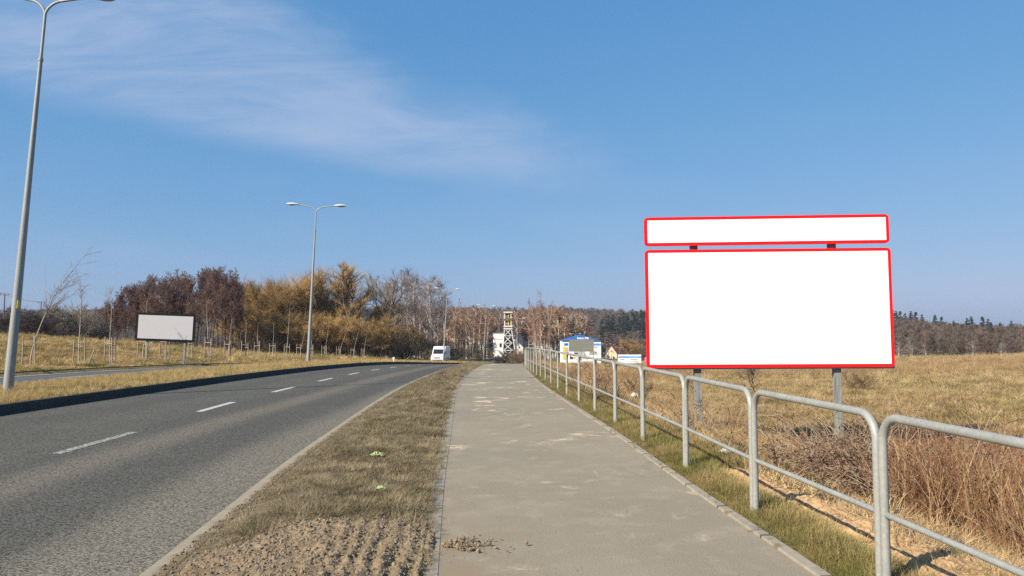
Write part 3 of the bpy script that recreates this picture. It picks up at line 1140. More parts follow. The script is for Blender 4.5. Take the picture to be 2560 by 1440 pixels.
# shoulder between path edging and railing
n = 15000
d = 2.5 * (60 / 2.5) ** rng.uniform(0, 1, n)
lat = rng.uniform(0.03, 1.0, n) ** 1.1 * 1.15
x = PRE(d) + 0.1 + lat
onbank = (x > RAIL(d) + 0.30 + 0.16 * vnoise(d * 1.7, d * 0, 91)) & (x < RAIL(d) + 1.1) & (d < 8.9)
bare = fbm(x * 1.4, d * 1.4, 68, 3)
keep = in_view(x, d) & ~(onbank & (rng.uniform(0, 1, n) < 0.97)) & (rng.uniform(0, 1, n) < np.clip(1.2 + 1.5 * bare, 0.3, 1))
x, d, lat = x[keep], d[keep], lat[keep]
p, r = lay(x, d, 0.2)
s = sc_of(d, 0.80, 70) * (0.45 + 0.75 * sstep(0.0, 0.30, lat))
scatter('shoulder_grass', 'short green and brown grass between the footpath and the railing', 'grass', T_SHO, p, r, s)

# field on the right
n = 90000
a = rng.uniform(0.0, 0.80, n)
d = 4.0 * (290 / 4.0) ** rng.uniform(0, 1, n)
x = a * d
lat = x - PRE(d)
onbank = (lat < 1.9) & (d < 9.0)
keep = (lat > 0.95) & ~(onbank & (rng.uniform(0, 1, n) < 0.9))
x, d = x[keep], d[keep]
zone = fbm(x / 7, d / 9, 64, 3)
is_green = (sstep(17, 22, d) * sstep(62, 44, d) + 0.9 * zone > 0.52) & (x > PRE(d) + 4)
is_brown = (sstep(52, 60, d + 6 * zone) * sstep(98, 84, d) > 0.5) & (rng.uniform(0, 1, len(d)) < 0.8)
is_green &= ~is_brown
for nm, lab, msk, protos, b in (('right_field_grass', 'flattened straw coloured grass of the field behind the railing', ~is_green & ~is_brown, T_RIGHT, 0.8),
                                ('green_field_grass', 'greener mown band of grass in the field behind the white billboard', is_green, T_GREEN, 0.8),
                                ('brown_field_sedge', 'brown taller sedge in a band across the middle of the field', is_brown, T_BROWN, 0.75)):
    p, r = lay(x[msk], d[msk], 0.22)
    scatter(nm, lab, 'grass', protos, p, r, sc_of(d[msk], b, 38))


# ------------------------------------------------------------------ branching plants
def norm(v):
    return v / (np.linalg.norm(v, axis=-1, keepdims=True) + 1e-9)


def sprout(r, start, dirs, length, segs, wiggle, up, droop=0.0):
    """polylines growing from start; returns (B, segs+1, 3)"""
    B = len(start)
    p = np.zeros((B, segs + 1, 3))
    p[:, 0] = start
    d = norm(dirs)
    st = (length / segs)[:, None]
    for s in range(segs):
        d = d + r.normal(0, wiggle, (B, 3))
        d[:, 2] += up - droop * (s / segs) ** 1.5
        d = norm(d)
        p[:, s + 1] = p[:, s] + d * st
    return p


def children(r, par, plen, n, t0, t1, ang, angs, lf, lfall, lj=0.25, tpow=1.0):
    """n buds per parent polyline"""
    B, S, _ = par.shape
    idx = np.repeat(np.arange(B), n)
    t = t0 + (t1 - t0) * r.uniform(0, 1, B * n) ** tpow
    f = t * (S - 1)
    i = np.minimum(f.astype(int), S - 2)
    w = (f - i)[:, None]
    pos = par[idx, i] * (1 - w) + par[idx, i + 1] * w
    tan = norm(par[idx, i + 1] - par[idx, i])
    rnd = r.normal(0, 1, (B * n, 3))
    side = norm(rnd - tan * np.sum(rnd * tan, -1, keepdims=True))
    a = np.clip(r.normal(ang, angs, B * n), 0.1, 1.7)[:, None]
    dirs = tan * np.cos(a) + side * np.sin(a)
    ln = plen[idx] * lf * (1 - lfall * t) * np.exp(r.normal(0, lj, B * n))
    return pos, dirs, ln, idx, t


def tubes(paths, r0, r1, k=3):
    B, S, _ = paths.shape
    t = np.linspace(0, 1, S)
    rad = r0[:, None] * (1 - t) + r1[:, None] * t
    T = np.gradient(paths, axis=1)
    T = norm(T)
    ref = np.where(np.abs(T[:, :, 2:3]) < 0.85, np.array([0, 0, 1.0]), np.array([1.0, 0, 0]))
    nx = norm(np.cross(T, ref))
    ny = np.cross(T, nx)
    ang = np.arange(k) * 2 * math.pi / k
    V = paths[:, :, None, :] + rad[:, :, None, None] * (np.cos(ang)[:, None] * nx[:, :, None, :] + np.sin(ang)[:, None] * ny[:, :, None, :])
    b, i, j = np.meshgrid(np.arange(B), np.arange(S - 1), np.arange(k), indexing='ij')
    base = b * S * k
    a = base + i * k + j
    c = base + i * k + (j + 1) % k
    F = np.stack([a, c, c + k, a + k], -1).reshape(-1, 4)
    return V.reshape(-1, 3), F


def join(parts):
    V, F, n = [], [], 0
    for v, f in parts:
        V.append(v)
        F.append(f + n)
        n += len(v)
    return np.concatenate(V), np.concatenate(F)


def grow(seed, H, stems, spec, r_base=0.15, stem_segs=12, stem_wig=0.05, stem_up=0.06, stem_spread=0.0, stem_lean=(0, 0), trunk_levels=1, stem_base=0.05):
    """stems + levels of branches. spec rows: n,t0,t1,ang,angs,lf,lfall,segs,wig,up,droop,radius,tip,k
    returns (trunk V,F), (crown V,F) normalised as built"""
    r = np.random.default_rng(seed)
    st = np.zeros((stems, 3))
    a = r.uniform(0, 6.28, stems)
    if stems > 1:
        st[:, 0], st[:, 1] = np.cos(a) * stem_base * H, np.sin(a) * stem_base * H
    st[:, 2] = -0.02 * H
    dirs = np.stack([np.cos(a) * stem_spread + stem_lean[0], np.sin(a) * stem_spread + stem_lean[1], np.ones(stems)], -1)
    L = H * (r.uniform(0.78, 1.0, stems) if stems > 1 else np.ones(1))
    par = sprout(r, st, dirs, L, stem_segs, stem_wig, stem_up)
    plen = L
    trunk = [tubes(par, np.full(stems, r_base), np.full(stems, r_base * 0.12), 7)]
    crown = []
    for lv, (n, t0, t1, ang, angs, lf, lfall, segs, wig, up, droop, rad, tip, k) in enumerate(spec):
        pos, dirs, ln, idx, t = children(r, par, plen, n, t0, t1, ang, angs, lf, lfall)
        par = sprout(r, pos, dirs, ln, segs, wig, up, droop)
        rr = rad * np.clip(ln / np.median(ln), 0.5, 1.8)
        (trunk if lv < trunk_levels else crown).append(tubes(par, rr, np.full(len(ln), tip), k))
        plen = ln
    return join(trunk), (join(crown) if crown else None)


M_BARK_DARK = varied('dark_bark', (0.065, 0.048, 0.038), (0.115, 0.088, 0.068), 6, 0.95, stretch=(1, 1, 0.25))
M_BARK_WIL = varied('willow_bark', (0.09, 0.068, 0.042), (0.15, 0.115, 0.07), 6, 0.95, stretch=(1, 1, 0.25))
M_TW_ALDER = varied('alder_twigs', (0.125, 0.070, 0.058), (0.175, 0.10, 0.078), 0.6, 0.9)
M_TW_WIL = varied('willow_twigs', (0.36, 0.225, 0.078), (0.285, 0.182, 0.070), 0.5, 0.85)
M_TW_BARE = varied('pale_grey_brown_twigs', (0.165, 0.125, 0.09), (0.23, 0.178, 0.13), 0.5, 0.9)
M_TW_BIR = varied('birch_twigs', (0.165, 0.122, 0.108), (0.225, 0.172, 0.15), 0.5, 0.9)
M_TW_RED = varied('reddish_birch_twigs', (0.27, 0.145, 0.09), (0.20, 0.115, 0.08), 0.25, 0.9)
M_TW_SCRUB = varied('scrub_twigs', (0.14, 0.096, 0.060), (0.21, 0.145, 0.080), 0.5, 0.9)
M_TW_GREY = varied('grey_bush_twigs', (0.15, 0.125, 0.10), (0.21, 0.18, 0.145), 0.5, 0.9)
M_TW_BLK = varied('dark_thicket_twigs', (0.055, 0.043, 0.038), (0.095, 0.072, 0.06), 0.5, 0.9)
MB = Mat('white_birch_bark', (0.6, 0.57, 0.52), 0.8)
_n = MB.noise(MB.coord('obj', (3, 3, 0.9)), 1.6, 5, 0.7)
_n2 = MB.noise(MB.coord('obj', (1, 1, 0.35)), 1.0, 3)
_c = MB.mix(MB.ss(_n, 0.55, 0.64), (0.60, 0.565, 0.50), (0.09, 0.075, 0.065))
MB.color(MB.mix(MB.ss(_n2, 0.5, 0.7), _c, (0.46, 0.37, 0.28)))
M_BARK_BIR = MB.m


def tree_meshes(kind, seeds):
    """list of (trunk mesh, crown mesh, height)"""
    out = []
    for s in seeds:
        if kind == 'alder':
            tr, cr = grow(s, 14, 1, [
                (32, .34, .99, .66, .15, .30, .70, 5, .08, .09, 0, .042, .012, 4),
                (9, .15, 1, .75, .2, .42, .45, 4, .12, .05, 0, .022, .010, 3),
                (6, .1, 1, .7, .25, .50, .4, 3, .12, .06, 0, .014, .008, 3),
                (6, .1, 1, .6, .25, .75, .3, 3, .12, .06, 0, .009, .006, 3)], 0.17, trunk_levels=1)
            mats = (M_BARK_DARK, M_TW_ALDER)
        elif kind == 'willow':
            tr, cr = grow(s, 13, 4, [
                (8, .25, .95, .75, .2, .52, .45, 7, .13, .07, 0, .085, .022, 5),
                (8, .25, 1, .7, .25, .50, .35, 6, .14, .07, 0, .036, .013, 4),
                (8, .15, 1, .6, .25, .50, .25, 4, .10, .10, 0, .019, .010, 3),
                (9, .1, 1, .42, .2, 1.0, .2, 3, .06, .14, 0, .0095, .006, 3)], 0.24, stem_spread=0.42, stem_wig=0.09, trunk_levels=1)
            mats = (M_BARK_WIL, M_TW_WIL)
        elif kind == 'bigwillow':
            tr, cr = grow(s, 15, 2, [
                (7, .38, .97, .70, .2, .50, .35, 8, .15, .06, 0, .13, .035, 6),
                (7, .30, 1, .65, .25, .52, .35, 7, .15, .07, 0, .058, .018, 4),
                (7, .20, 1, .6, .25, .50, .25, 5, .12, .09, 0, .025, .011, 3),
                (11, .15, 1, .42, .2, 1.0, .2, 3, .06, .14, 0, .010, .006, 3)], 0.34, stem_spread=0.22, stem_wig=0.10, trunk_levels=2)
            mats = (M_BARK_DARK, M_TW_WIL)
        elif kind == 'open':
            tr, cr = grow(s, 14, 1, [
                (9, .36, .96, .80, .2, .50, .45, 9, .17, .06, 0, .13, .035, 6),
                (7, .30, 1, .7, .25, .48, .35, 7, .15, .06, 0, .055, .018, 4),
                (6, .20, 1, .65, .25, .48, .25, 5, .13, .06, 0, .024, .011, 3),
                (7, .15, 1, .5, .25, .8, .2, 3, .08, .09, 0, .010, .006, 3)], 0.30, stem_wig=0.11, trunk_levels=2)
            mats = (M_BARK_DARK, M_TW_BARE)
        elif kind in ('birch', 'redbirch'):
            tr, cr = grow(s, 16, 1, [
                (26, .28, .98, .55, .15, .24, .65, 6, .07, .06, .0, .035, .012, 4),
                (8, .2, 1, .6, .2, .48, .3, 5, .10, .0, .10, .017, .009, 3),
                (8, .1, 1, .6, .25, .75, .2, 4, .10, -.06, .30, .009, .006, 3)], 0.125, stem_wig=0.035, trunk_levels=1)
            mats = (M_BARK_BIR, M_TW_BIR if kind == 'birch' else M_TW_RED)
        elif kind == 'scrub':
            tr, cr = grow(s, 6, 9, [
                (9, .1, .98, .6, .2, .45, .35, 5, .12, .05, 0, .022, .010, 3),
                (7, .1, 1, .6, .25, .5, .3, 4, .12, .04, 0, .014, .008, 3),
                (5, .1, 1, .6, .25, .55, .2, 3, .12, .04, 0, .010, .007, 3)], 0.045, stem_spread=0.5, stem_wig=0.1, trunk_levels=0, stem_base=0.12)
            mats = (M_BARK_WIL, M_TW_SCRUB)
        elif kind in ('bush', 'thicket'):
            tr, cr = grow(s, 5, 7, [
                (10, .15, .98, .7, .2, .5, .35, 5, .12, .05, 0, .024, .010, 3),
                (8, .1, 1, .65, .25, .5, .3, 4, .12, .04, 0, .014, .008, 3),
                (6, .1, 1, .65, .25, .55, .2, 3, .12, .02, 0, .010, .007, 3)], 0.06, stem_spread=0.55, stem_wig=0.1, trunk_levels=0, stem_base=0.07)
            mats = (M_BARK_DARK, M_TW_GREY if kind == 'bush' else M_TW_BLK)
        h = max(tr[0][:, 2].max(), cr[0][:, 2].max())
        a = mesh_np('trunk', tr[0], tr[1], [mats[0]], smooth=True)
        b = mesh_np('crown', cr[0], cr[1], [mats[1]])
        out.append((a, b, h))
    return out


TREES = {k: tree_meshes(k, s) for k, s in dict(alder=(1, 2, 3, 4), willow=(11, 12, 13), bigwillow=(21, 22), open=(31,),
                                              birch=(41, 42, 43), redbirch=(51, 52, 53), scrub=(61, 62, 63), bush=(71, 72), thicket=(81, 82)).items()}
_cnt = {}


def tree(kind, u, d, v_top, name, label, group=None, width=1.0, var=None, x=None):
    """one tree standing at column u, distance d, its top seen at row v_top"""
    px = at(u, None, d) if x is None else x
    z0 = zs(px, d)
    H = z_at(v_top, d) - z0
    k = _cnt.get(kind, 0)
    _cnt[kind] = k + 1
    tm, cm, h = TREES[kind][(k if var is None else var) % len(TREES[kind])]
    s = H / h
    t = thing(name, label, 'tree' if kind not in ('scrub', 'bush', 'thicket') else 'bush', (px, d, z0 - 0.05), (0, 0, (k * 2.39996) % 6.28), group)
    t.scale = (s * width, s * width, s)
    link('trunk', tm, t)
    link('crown', cm, t)
    return t
# ------------------------------------------------------------------ materials of built things
def galv(name, c1, c2):
    M = Mat(name, c1, 0.55, 0.1, 0.35)
    v = M.voronoi(M.coord('obj'), 55.0, 'F1', 'Color')
    n = M.noise(M.coord('obj', (1, 1, 0.25)), 6, 6, 0.65)
    c = M.mix(M.ss(n, 0.3, 0.7), c1, c2)
    w = M.node('ShaderNodeRGBToBW')
    M.put(v, w.inputs[0])
    M.color(M.mix(M.math('MULTIPLY', w.outputs[0], 0.40), c, (0.40, 0.405, 0.385)))
    M.roughness(M.ss(n, 0.2, 0.8, 0.42, 0.65))
    return M.m


M_GALV = galv('galvanised_tube', (0.275, 0.28, 0.255), (0.205, 0.21, 0.19))
M_LAMP = galv('galvanised_lamp_pole', (0.275, 0.288, 0.275), (0.205, 0.215, 0.205))
M_HEAD = varied('lamp_housing', (0.55, 0.56, 0.56), (0.48, 0.49, 0.48), 4, 0.5)
M_GLASS = Mat('lamp_lens', (0.35, 0.33, 0.30), 0.25, 0, 0.5).m
M_RED = varied('red_board_frame', (0.84, 0.012, 0.016), (0.80, 0.010, 0.014), 3, 0.6, spec=0.1)
M_WHITE = varied('blank_white_board', (0.93, 0.93, 0.93), (0.91, 0.91, 0.91), 2, 0.8, spec=0.1)
M_BACK = varied('grey_sheet_board', (0.34, 0.36, 0.36), (0.27, 0.285, 0.285), 5, 0.7)
M_BLACK = varied('black_board_frame', (0.006, 0.006, 0.007), (0.010, 0.010, 0.010), 4, 0.6, spec=0.1)
M_GREYB = varied('blank_grey_board', (0.40, 0.40, 0.42), (0.39, 0.39, 0.41), 2, 0.8, spec=0.1)
MW = Mat('weathered_grey_timber', (0.3, 0.3, 0.28), 0.9, 0, 0.15)
_n = MW.noise(MW.coord('obj', (9, 9, 0.5)), 3.0, 6, 0.65)
MW.color(MW.mix(MW.ss(_n, 0.3, 0.7), (0.13, 0.135, 0.127), (0.275, 0.283, 0.27))).bump(_n, 0.5, 0.01)
M_TIMBER = MW.m
M_STAKE = varied('weathered_stake_timber', (0.36, 0.305, 0.235), (0.25, 0.205, 0.15), 5, 0.9, stretch=(6, 6, 0.6))
M_BARK_SAP = varied('sapling_bark', (0.44, 0.39, 0.32), (0.30, 0.255, 0.20), 3, 0.9, stretch=(1, 1, 0.4))
M_STRAP = varied('dark_rubber_strap', (0.03, 0.03, 0.03), (0.05, 0.045, 0.04), 8, 0.9)

ORD = ['nearest', 'second', 'third', 'fourth', 'fifth', 'sixth', 'seventh', 'eighth', 'ninth', 'tenth', 'eleventh', 'twelfth', 'thirteenth',
       'fourteenth', 'fifteenth', 'sixteenth', 'seventeenth', 'eighteenth', 'nineteenth', 'twentieth', 'twenty-first', 'twenty-second', 'twenty-third']


def frame_path(x0, y0, z0, x1, y1, z1, h, rc, foot):
    """inverted U: up, over and down, with rounded corners"""
    a, b = np.array([x0, y0, z0]), np.array([x1, y1, z1])
    top_a, top_b = a + [0, 0, h], b + [0, 0, h]
    u = (top_b - top_a) / np.linalg.norm(top_b - top_a)
    up = np.array([0, 0, 1.0])
    pts = [a - [0, 0, foot], a + [0, 0, 0.3], a + [0, 0, h - rc]]
    for k in range(1, 8):
        t = k / 8 * math.pi / 2
        pts.append(top_a - up * rc + u * rc + (-u * rc * math.cos(t) + up * rc * math.sin(t)))
    for k in range(0, 5):
        pts.append(top_a + u * rc + (top_b - top_a - 2 * u * rc) * (k / 4))
    for k in range(1, 9):
        t = k / 8 * math.pi / 2
        pts.append(top_b - up * rc - u * rc + (u * rc * math.sin(t) + up * rc * math.cos(t)))
    pts += [b + [0, 0, 0.3], b - [0, 0, foot]]
    return np.array(pts)


JOINTS = [0.35, 2.45, 4.74, 6.72, 8.9, 11.12, 13.2, 15.25, 17.25, 19.3, 21.4, 23.5, 25.6, 27.7, 29.8, 31.9, 34.0, 36.1, 38.2, 40.3, 42.4, 44.5, 46.6]
for k in range(len(JOINTS) - 1):
    ya, yb = JOINTS[k] + 0.034, JOINTS[k + 1] - 0.034
    xa, xb = float(RAIL(ya)), float(RAIL(yb))
    za, zb = float(P(ya)), float(P(yb))
    if k == 0:
        lab = 'galvanised railing section beside the footpath, the closest one with only its end in view'
    elif k == 1:
        lab = 'galvanised railing section running out of the picture at the right edge'
    elif k == 2:
        lab = 'large galvanised railing section in front of the right billboard post'
    elif k == 3:
        lab = 'galvanised railing section in front of the left post of the white billboard'
    elif k == len(JOINTS) - 2:
        lab = 'farthest galvanised railing section, at the far end of the row'
    else:
        lab = 'galvanised tube railing section, the %s of the row counted from the right edge' % ORD[k - 1]
    t = thing('railing_section', lab, 'railing', (xa, ya, za), (0, 0, 0), 'galvanised railing sections along the footpath')
    dx, dy, dz = xb - xa, yb - ya, zb - za
    g = Geo().tube(frame_path(0, 0, 0, dx, dy, dz, 1.1, 0.17, 0.35), 0.0275, 12)
    g.build('rail_frame', M_GALV, t, smooth=True)
    Geo().tube([(dx * s, dy * s, 0.49 + dz * s) for s in np.linspace(0.012, 0.988, 5)], 0.019, 10).build('middle_rail', M_GALV, t, smooth=True)


# ------------------------------------------------------------------ street lamps with two arms
M_STICK = Mat('yellow_sticker', (0.75, 0.55, 0.03), 0.6).m


def lamp_proto():
    t = thing('street_lamp', 'proto', 'street lamp')
    Geo().tube([(0, 0, -0.6), (0, 0, 0.0), (0, 0, 4.1), (0, 0, 8.25)], [0.118, 0.116, 0.080, 0.046], 18, caps=True).build('pole', M_LAMP, t, smooth=True)
    Geo().tube([(0, 0, 8.22), (0, 0, 8.30)], [0.058, 0.058], 16).build('collar', M_LAMP, t, smooth=True)
    Geo().tube([(0, 0, 8.25), (0, 0, 9.50)], [0.036, 0.036], 14).build('upper_tube', M_LAMP, t, smooth=True)
    for s in (-1, 1):
        pts = [(0, 0, 9.30), (0, 0, 9.38)]
        for k in range(0, 9):
            a = k / 8 * math.radians(82)
            pts.append((s * 0.52 * (1 - math.cos(a)), 0, 9.40 + 0.42 * math.sin(a)))
        pts += [(s * 0.80, 0, 9.875), (s * 1.24, 0, 9.93)]
        Geo().tube(pts, 0.032, 12).build('arm', M_LAMP, t, smooth=True)
        g = Geo()
        n = 18
        xs = np.linspace(0, 1, 9)
        prof = [0.055, 0.10, 0.135, 0.15, 0.155, 0.148, 0.128, 0.09, 0.03]
        V, F = [], []
        for i, xx in enumerate(xs):
            for j in range(n):
                an = 2 * math.pi * j / n
                yy_, zz_ = math.cos(an) * prof[i], math.sin(an) * prof[i] * (0.62 if math.sin(an) > 0 else 0.38)
                V.append((s * (1.14 + 0.80 * xx), yy_, 9.935 + 0.02 * xx + zz_))
        for i in range(8):
            for j in range(n):
                F.append([i * n + j, i * n + (j + 1) % n, (i + 1) * n + (j + 1) % n, (i + 1) * n + j])
        g.add(V, F)
        g.F.setdefault(n, []).append(np.array([np.arange(n)[::-1], np.arange(n) + 8 * n]))
        h = g.build('lamp_head', M_HEAD, t, smooth=True)
        Geo().ellipsoid((s * 1.60, 0, 9.905), (0.24, 0.105, 0.055)).build('lens', M_GLASS, h, smooth=True)
    return t


lamps = [(28, 18.6, 10.05, 3.5, 'tall double armed street lamp rising out of the picture at the left'),
         (772, 47.0, 9.98, 2.1, 'double armed street lamp standing in front of the orange willows'),
         (1109, 105, None, 3.0, 'double armed street lamp standing before the white van'),
         (1209, 143, None, 3.2, 'double armed street lamp left of the white mine building'),
         (1290, 170, None, 2.4, 'double armed street lamp just right of the mine headframe'),
         (1372, 197, None, 2.0, 'double armed street lamp beside the clump of slanting birches'),
         (1437, 229, None, 0.5, 'double armed street lamp peeping over the blue gable'),
         (1516, 290, None, 0.3, 'double armed street lamp standing in front of the cream house'),
         (1548, 330, None, 0.0, 'double armed street lamp between the cream house and the low white hoarding'),
         (1573, 375, None, 0.3, 'double armed street lamp above the middle of the low white hoarding'),
         (1590, 415, None, 0.0, 'double armed street lamp above the right end of the low white hoarding'),
         (1600, 450, None, 0.4, 'far double armed street lamp just right of the low white hoarding'),
         (1609, 490, None, 0.0, 'farthest double armed street lamp, close to the large white billboard')]
lp = lamp_proto()
lamp_tops = {105: 722, 143: 764, 170: 795, 197: 815, 229: 834, 290: 860, 330: 868, 375: 874, 415: 879, 450: 881, 490: 884}
for k, (u, d, H, lean, lab) in enumerate(lamps):
    o = lp if k == 0 else copy_tree(lp)
    x = at(u, None, d)
    z = zs(x, d)
    if H is None:
        z = z_at(lamp_tops[d], d) - 9.9
    else:
        z = z_at(35, d) - 9.44 if k == 0 else z_at(513, d) - 9.90
    o.location = (x, d, z - 0.02)
    o.rotation_euler = (0, math.radians(lean), math.radians(-4) if k == 0 else -math.atan(0.5 * (float(MED(d + 5)) - float(MED(d - 5))) / 10))
    tag(o, lab, 'street lamp', 'double armed street lamps along the road')
Geo().box((0.093, -0.055, 1.98), (0.012, 0.06, 0.20), math.radians(-25)).build('sticker', M_STICK, lp)


# ------------------------------------------------------------------ billboards
def rounded(w, h, r, n=6):
    pts = []
    for cx, cy, a0 in ((w / 2 - r, h / 2 - r, 0), (-w / 2 + r, h / 2 - r, 90), (-w / 2 + r, -h / 2 + r, 180), (w / 2 - r, -h / 2 + r, 270)):
        for k in range(n + 1):
            a = math.radians(a0 + 90 * k / n)
            pts.append((cx + r * math.cos(a), cy + r * math.sin(a)))
    return pts


def framed_board(parent, name, cx, zc, w, h, fw, mats, roll=0.0, y=0.0, back=None):
    fr = Geo().prism(rounded(w, h, fw * 1.25), 0.05, 'y', 0).build(name, mats[0], parent, loc=(cx, y, zc), rot=(0, roll, 0))
    Geo().prism([(-w / 2 + fw, -h / 2 + fw), (w / 2 - fw, -h / 2 + fw), (w / 2 - fw, h / 2 - fw), (-w / 2 + fw, h / 2 - fw)], 0.02, 'y', -0.006).build('blank_face', mats[1], fr)
    if back:
        Geo().box((back, 0.075, -0.035), (w * 0.995, 0.045, h), 0).build('backing_sheet', M_BACK, fr)
    return fr


bx0, by0 = at(1920, None, 15.3), 15.3
bb = thing('billboard', 'large blank white billboard with red frames standing in the field behind the railing', 'billboard', (bx0, by0, 0), (0, 0, math.radians(-1.9)))
z1, z2 = z_at(622, 15.3), z_at(918.5, 15.3)
framed_board(bb, 'main_panel', 0.02, (z1 + z2) / 2, 5.05, z1 - z2, 0.066, (M_RED, M_WHITE), math.radians(-0.35), 0, 0.035)
z3, z4 = z_at(539.5, 15.3), z_at(611.5, 15.3)
framed_board(bb, 'header_panel', 0.0, (z3 + z4) / 2, 5.04, z3 - z4, 0.066, (M_RED, M_WHITE), math.radians(-0.55), 0, None)
for px in (-1.43, 1.44):
    g = Geo().box((px, 0.19, 1.25), (0.145, 0.13, 5.3), ry=math.radians(-0.9))
    g.build('post', M_TIMBER, bb, bevel=0.008)
for zz in (z1 - 0.35, z2 + 0.35, (z3 + z4) / 2):
    Geo().box((0, 0.11, zz), (4.7, 0.05, 0.10)).build('cross_batten', M_TIMBER, bb)

GD = 49.0
gx, gy = at(414, None, GD), GD
gb = thing('billboard', 'tilted blank grey billboard with black frame in front of the dark alder wood', 'billboard', (gx, gy, 0), (0, 0, math.radians(3)))
za, zb = z_at(783, GD), z_at(854, GD)
framed_board(gb, 'main_panel', 0, (za + zb) / 2, 146 * GD / FPX, za - zb, 0.165, (M_BLACK, M_GREYB), math.radians(2.1), 0, 0.0)
for px in (-1.2, 1.24):
    Geo().box((px, 0.12, (za + zs(gx, gy)) / 2 - 0.5), (0.12, 0.11, za - zs(gx, gy) + 0.2), ry=math.radians(2.0)).build('post', M_TIMBER, gb)


def text(s, size, parent, loc, mat, rot=(math.pi / 2, 0, 0), align='CENTER', bold=0.0, name='lettering'):
    cu = bpy.data.curves.new('lettering', 'FONT')
    cu.body = s
    cu.size = size
    cu.extrude = 0.01
    cu.offset = bold
    cu.align_x = align
    cu.align_y = 'CENTER'
    tmp = bpy.data.objects.new('lettering', cu)
    COL.objects.link(tmp)
    dg = bpy.context.evaluated_depsgraph_get()
    me = bpy.data.meshes.new_from_object(tmp.evaluated_get(dg))
    bpy.data.objects.remove(tmp)
    me.materials.clear()
    me.materials.append(mat)
    return link(name, me, parent, loc, rot)


M_WALLW = varied('white_facade', (0.80, 0.80, 0.79), (0.70, 0.70, 0.69), 0.6, 0.8)
M_BLUE = varied('blue_sheet', (0.03, 0.14, 0.40), (0.03, 0.12, 0.35), 1.0, 0.6)
M_LBLUE = varied('light_blue_print', (0.06, 0.30, 0.75), (0.05, 0.27, 0.70), 1.0, 0.6)
M_YEL = varied('yellow_print', (0.85, 0.52, 0.02), (0.8, 0.48, 0.02), 1.0, 0.6)
M_PRED = varied('red_print', (0.75, 0.06, 0.05), (0.7, 0.05, 0.05), 1.0, 0.6)
M_DKT = varied('dark_print', (0.04, 0.04, 0.05), (0.06, 0.06, 0.06), 1.0, 0.6)
M_LETW = varied('white_lettering', (0.85, 0.85, 0.85), (0.8, 0.8, 0.8), 1.0, 0.6)
M_LGREY = varied('grey_print', (0.42, 0.43, 0.43), (0.33, 0.34, 0.34), 0.8, 0.7)
M_ROOFD = varied('dark_roof', (0.07, 0.07, 0.075), (0.11, 0.11, 0.11), 0.8, 0.8)

# advertising building with blue gable
D = 190.0
k = D / FPX
ax, az = at(1454, None, D), zs(at(1454, None, D), D)
ad = thing('advertising_building', 'white building with blue gable covered in adverts beyond the railing', 'building', (ax, D, 0))
zt, zb_ = z_at(852, D), az - 0.4
W = 96 * k
Geo().box((0, 5, (zt + zb_) / 2), (W, 10, zt - zb_)).build('wall', M_WALLW, ad)
zp = z_at(837, D)
Geo().prism([(-W / 2 - 0.2, zt + 0.003), (W / 2 + 0.2, zt + 0.003), (0, zp)], 10.3, 'y', -0.15).build('gable_roof', M_BLUE, ad)
Geo().box((0, -0.10, zt - 0.10), (W + 0.1, 0.1, 0.16)).build('eaves_strip', M_DKT, ad)
text('Buduj z PSB', 0.62, ad, (0.3, -0.18, z_at(845.5, D)), M_LETW, bold=0.02)


def patch(name, u0, u1, v0, v1, mat, y=-0.03, dd=D, px=None, par=None):
    par = par or ad
    px = ax if px is None else px
    x0, x1 = at(u0, None, dd) - px, at(u1, None, dd) - px
    za_, zb2 = z_at(v0, dd), z_at(v1, dd)
    return Geo().box(((x0 + x1) / 2, y, (za_ + zb2) / 2), (abs(x1 - x0), 0.04, abs(za_ - zb2))).build(name, mat, par)


patch('yellow_stripe', 1407, 1413, 866, 899, M_YEL)
patch('blue_print', 1410, 1420, 858, 864, M_BLUE)
patch('grey_print', 1413.5, 1420, 868, 886, M_LGREY)
patch('light_blue_band', 1484, 1501, 858.5, 863.5, M_LBLUE)
patch('light_blue_band', 1494, 1502, 895, 899.5, M_LBLUE)
patch('grey_print', 1434, 1462, 879, 890, M_LGREY)
patch('dark_print', 1436, 1444, 882, 890, M_DKT, -0.06)
patch('dark_print', 1424, 1432, 892, 898, M_DKT)
patch('dark_print', 1446, 1470, 894, 898, M_LGREY)
patch('red_print', 1424, 1426.5, 888, 893, M_PRED)
Geo().tube([(at(1420, None, D) - ax, -0.05, z_at(884, D)), (at(1420, None, D) - ax, -0.01, z_at(884, D))], 0.34, 16).build('red_disc', M_PRED, ad)
text('99', 0.75, ad, (at(1488, None, D) - ax, -0.05, z_at(868.5, D)), M_PRED, bold=0.0)
text('zł/szt', 0.28, ad, (at(1488, None, D) - ax, -0.05, z_at(874.5, D)), M_PRED)
text('BLOCZEK', 0.42, ad, (at(1483, None, D) - ax, -0.05, z_at(880.5, D)), M_DKT, bold=0.01)
text('KOMINOWY', 0.42, ad, (at(1483, None, D) - ax, -0.05, z_at(885, D)), M_DKT, bold=0.01)

# grey billboard seen from behind
D2 = 150.0
gx2 = at(1453, None, D2)
g2 = thing('billboard', 'grey sheet billboard seen from behind, standing before the blue gabled building', 'billboard', (gx2, D2, 0))
zt2, zb2 = z_at(848.5, D2), z_at(879, D2)
Geo().box((0, 0, (zt2 + zb2) / 2), (62 * D2 / FPX, 0.10, zt2 - zb2)).build('board', varied('board_back_sheet', (0.20, 0.21, 0.175), (0.155, 0.165, 0.14), 1.2, 0.85, stretch=(0.3, 1, 6)), g2)
for px in (-0.05, 2.45):
    Geo().box((px, 0.12, (zt2 + zs(gx2, D2)) / 2 - 0.6), (0.13, 0.13, zt2 - zs(gx2, D2) + 0.4)).build('post', M_TIMBER, g2)

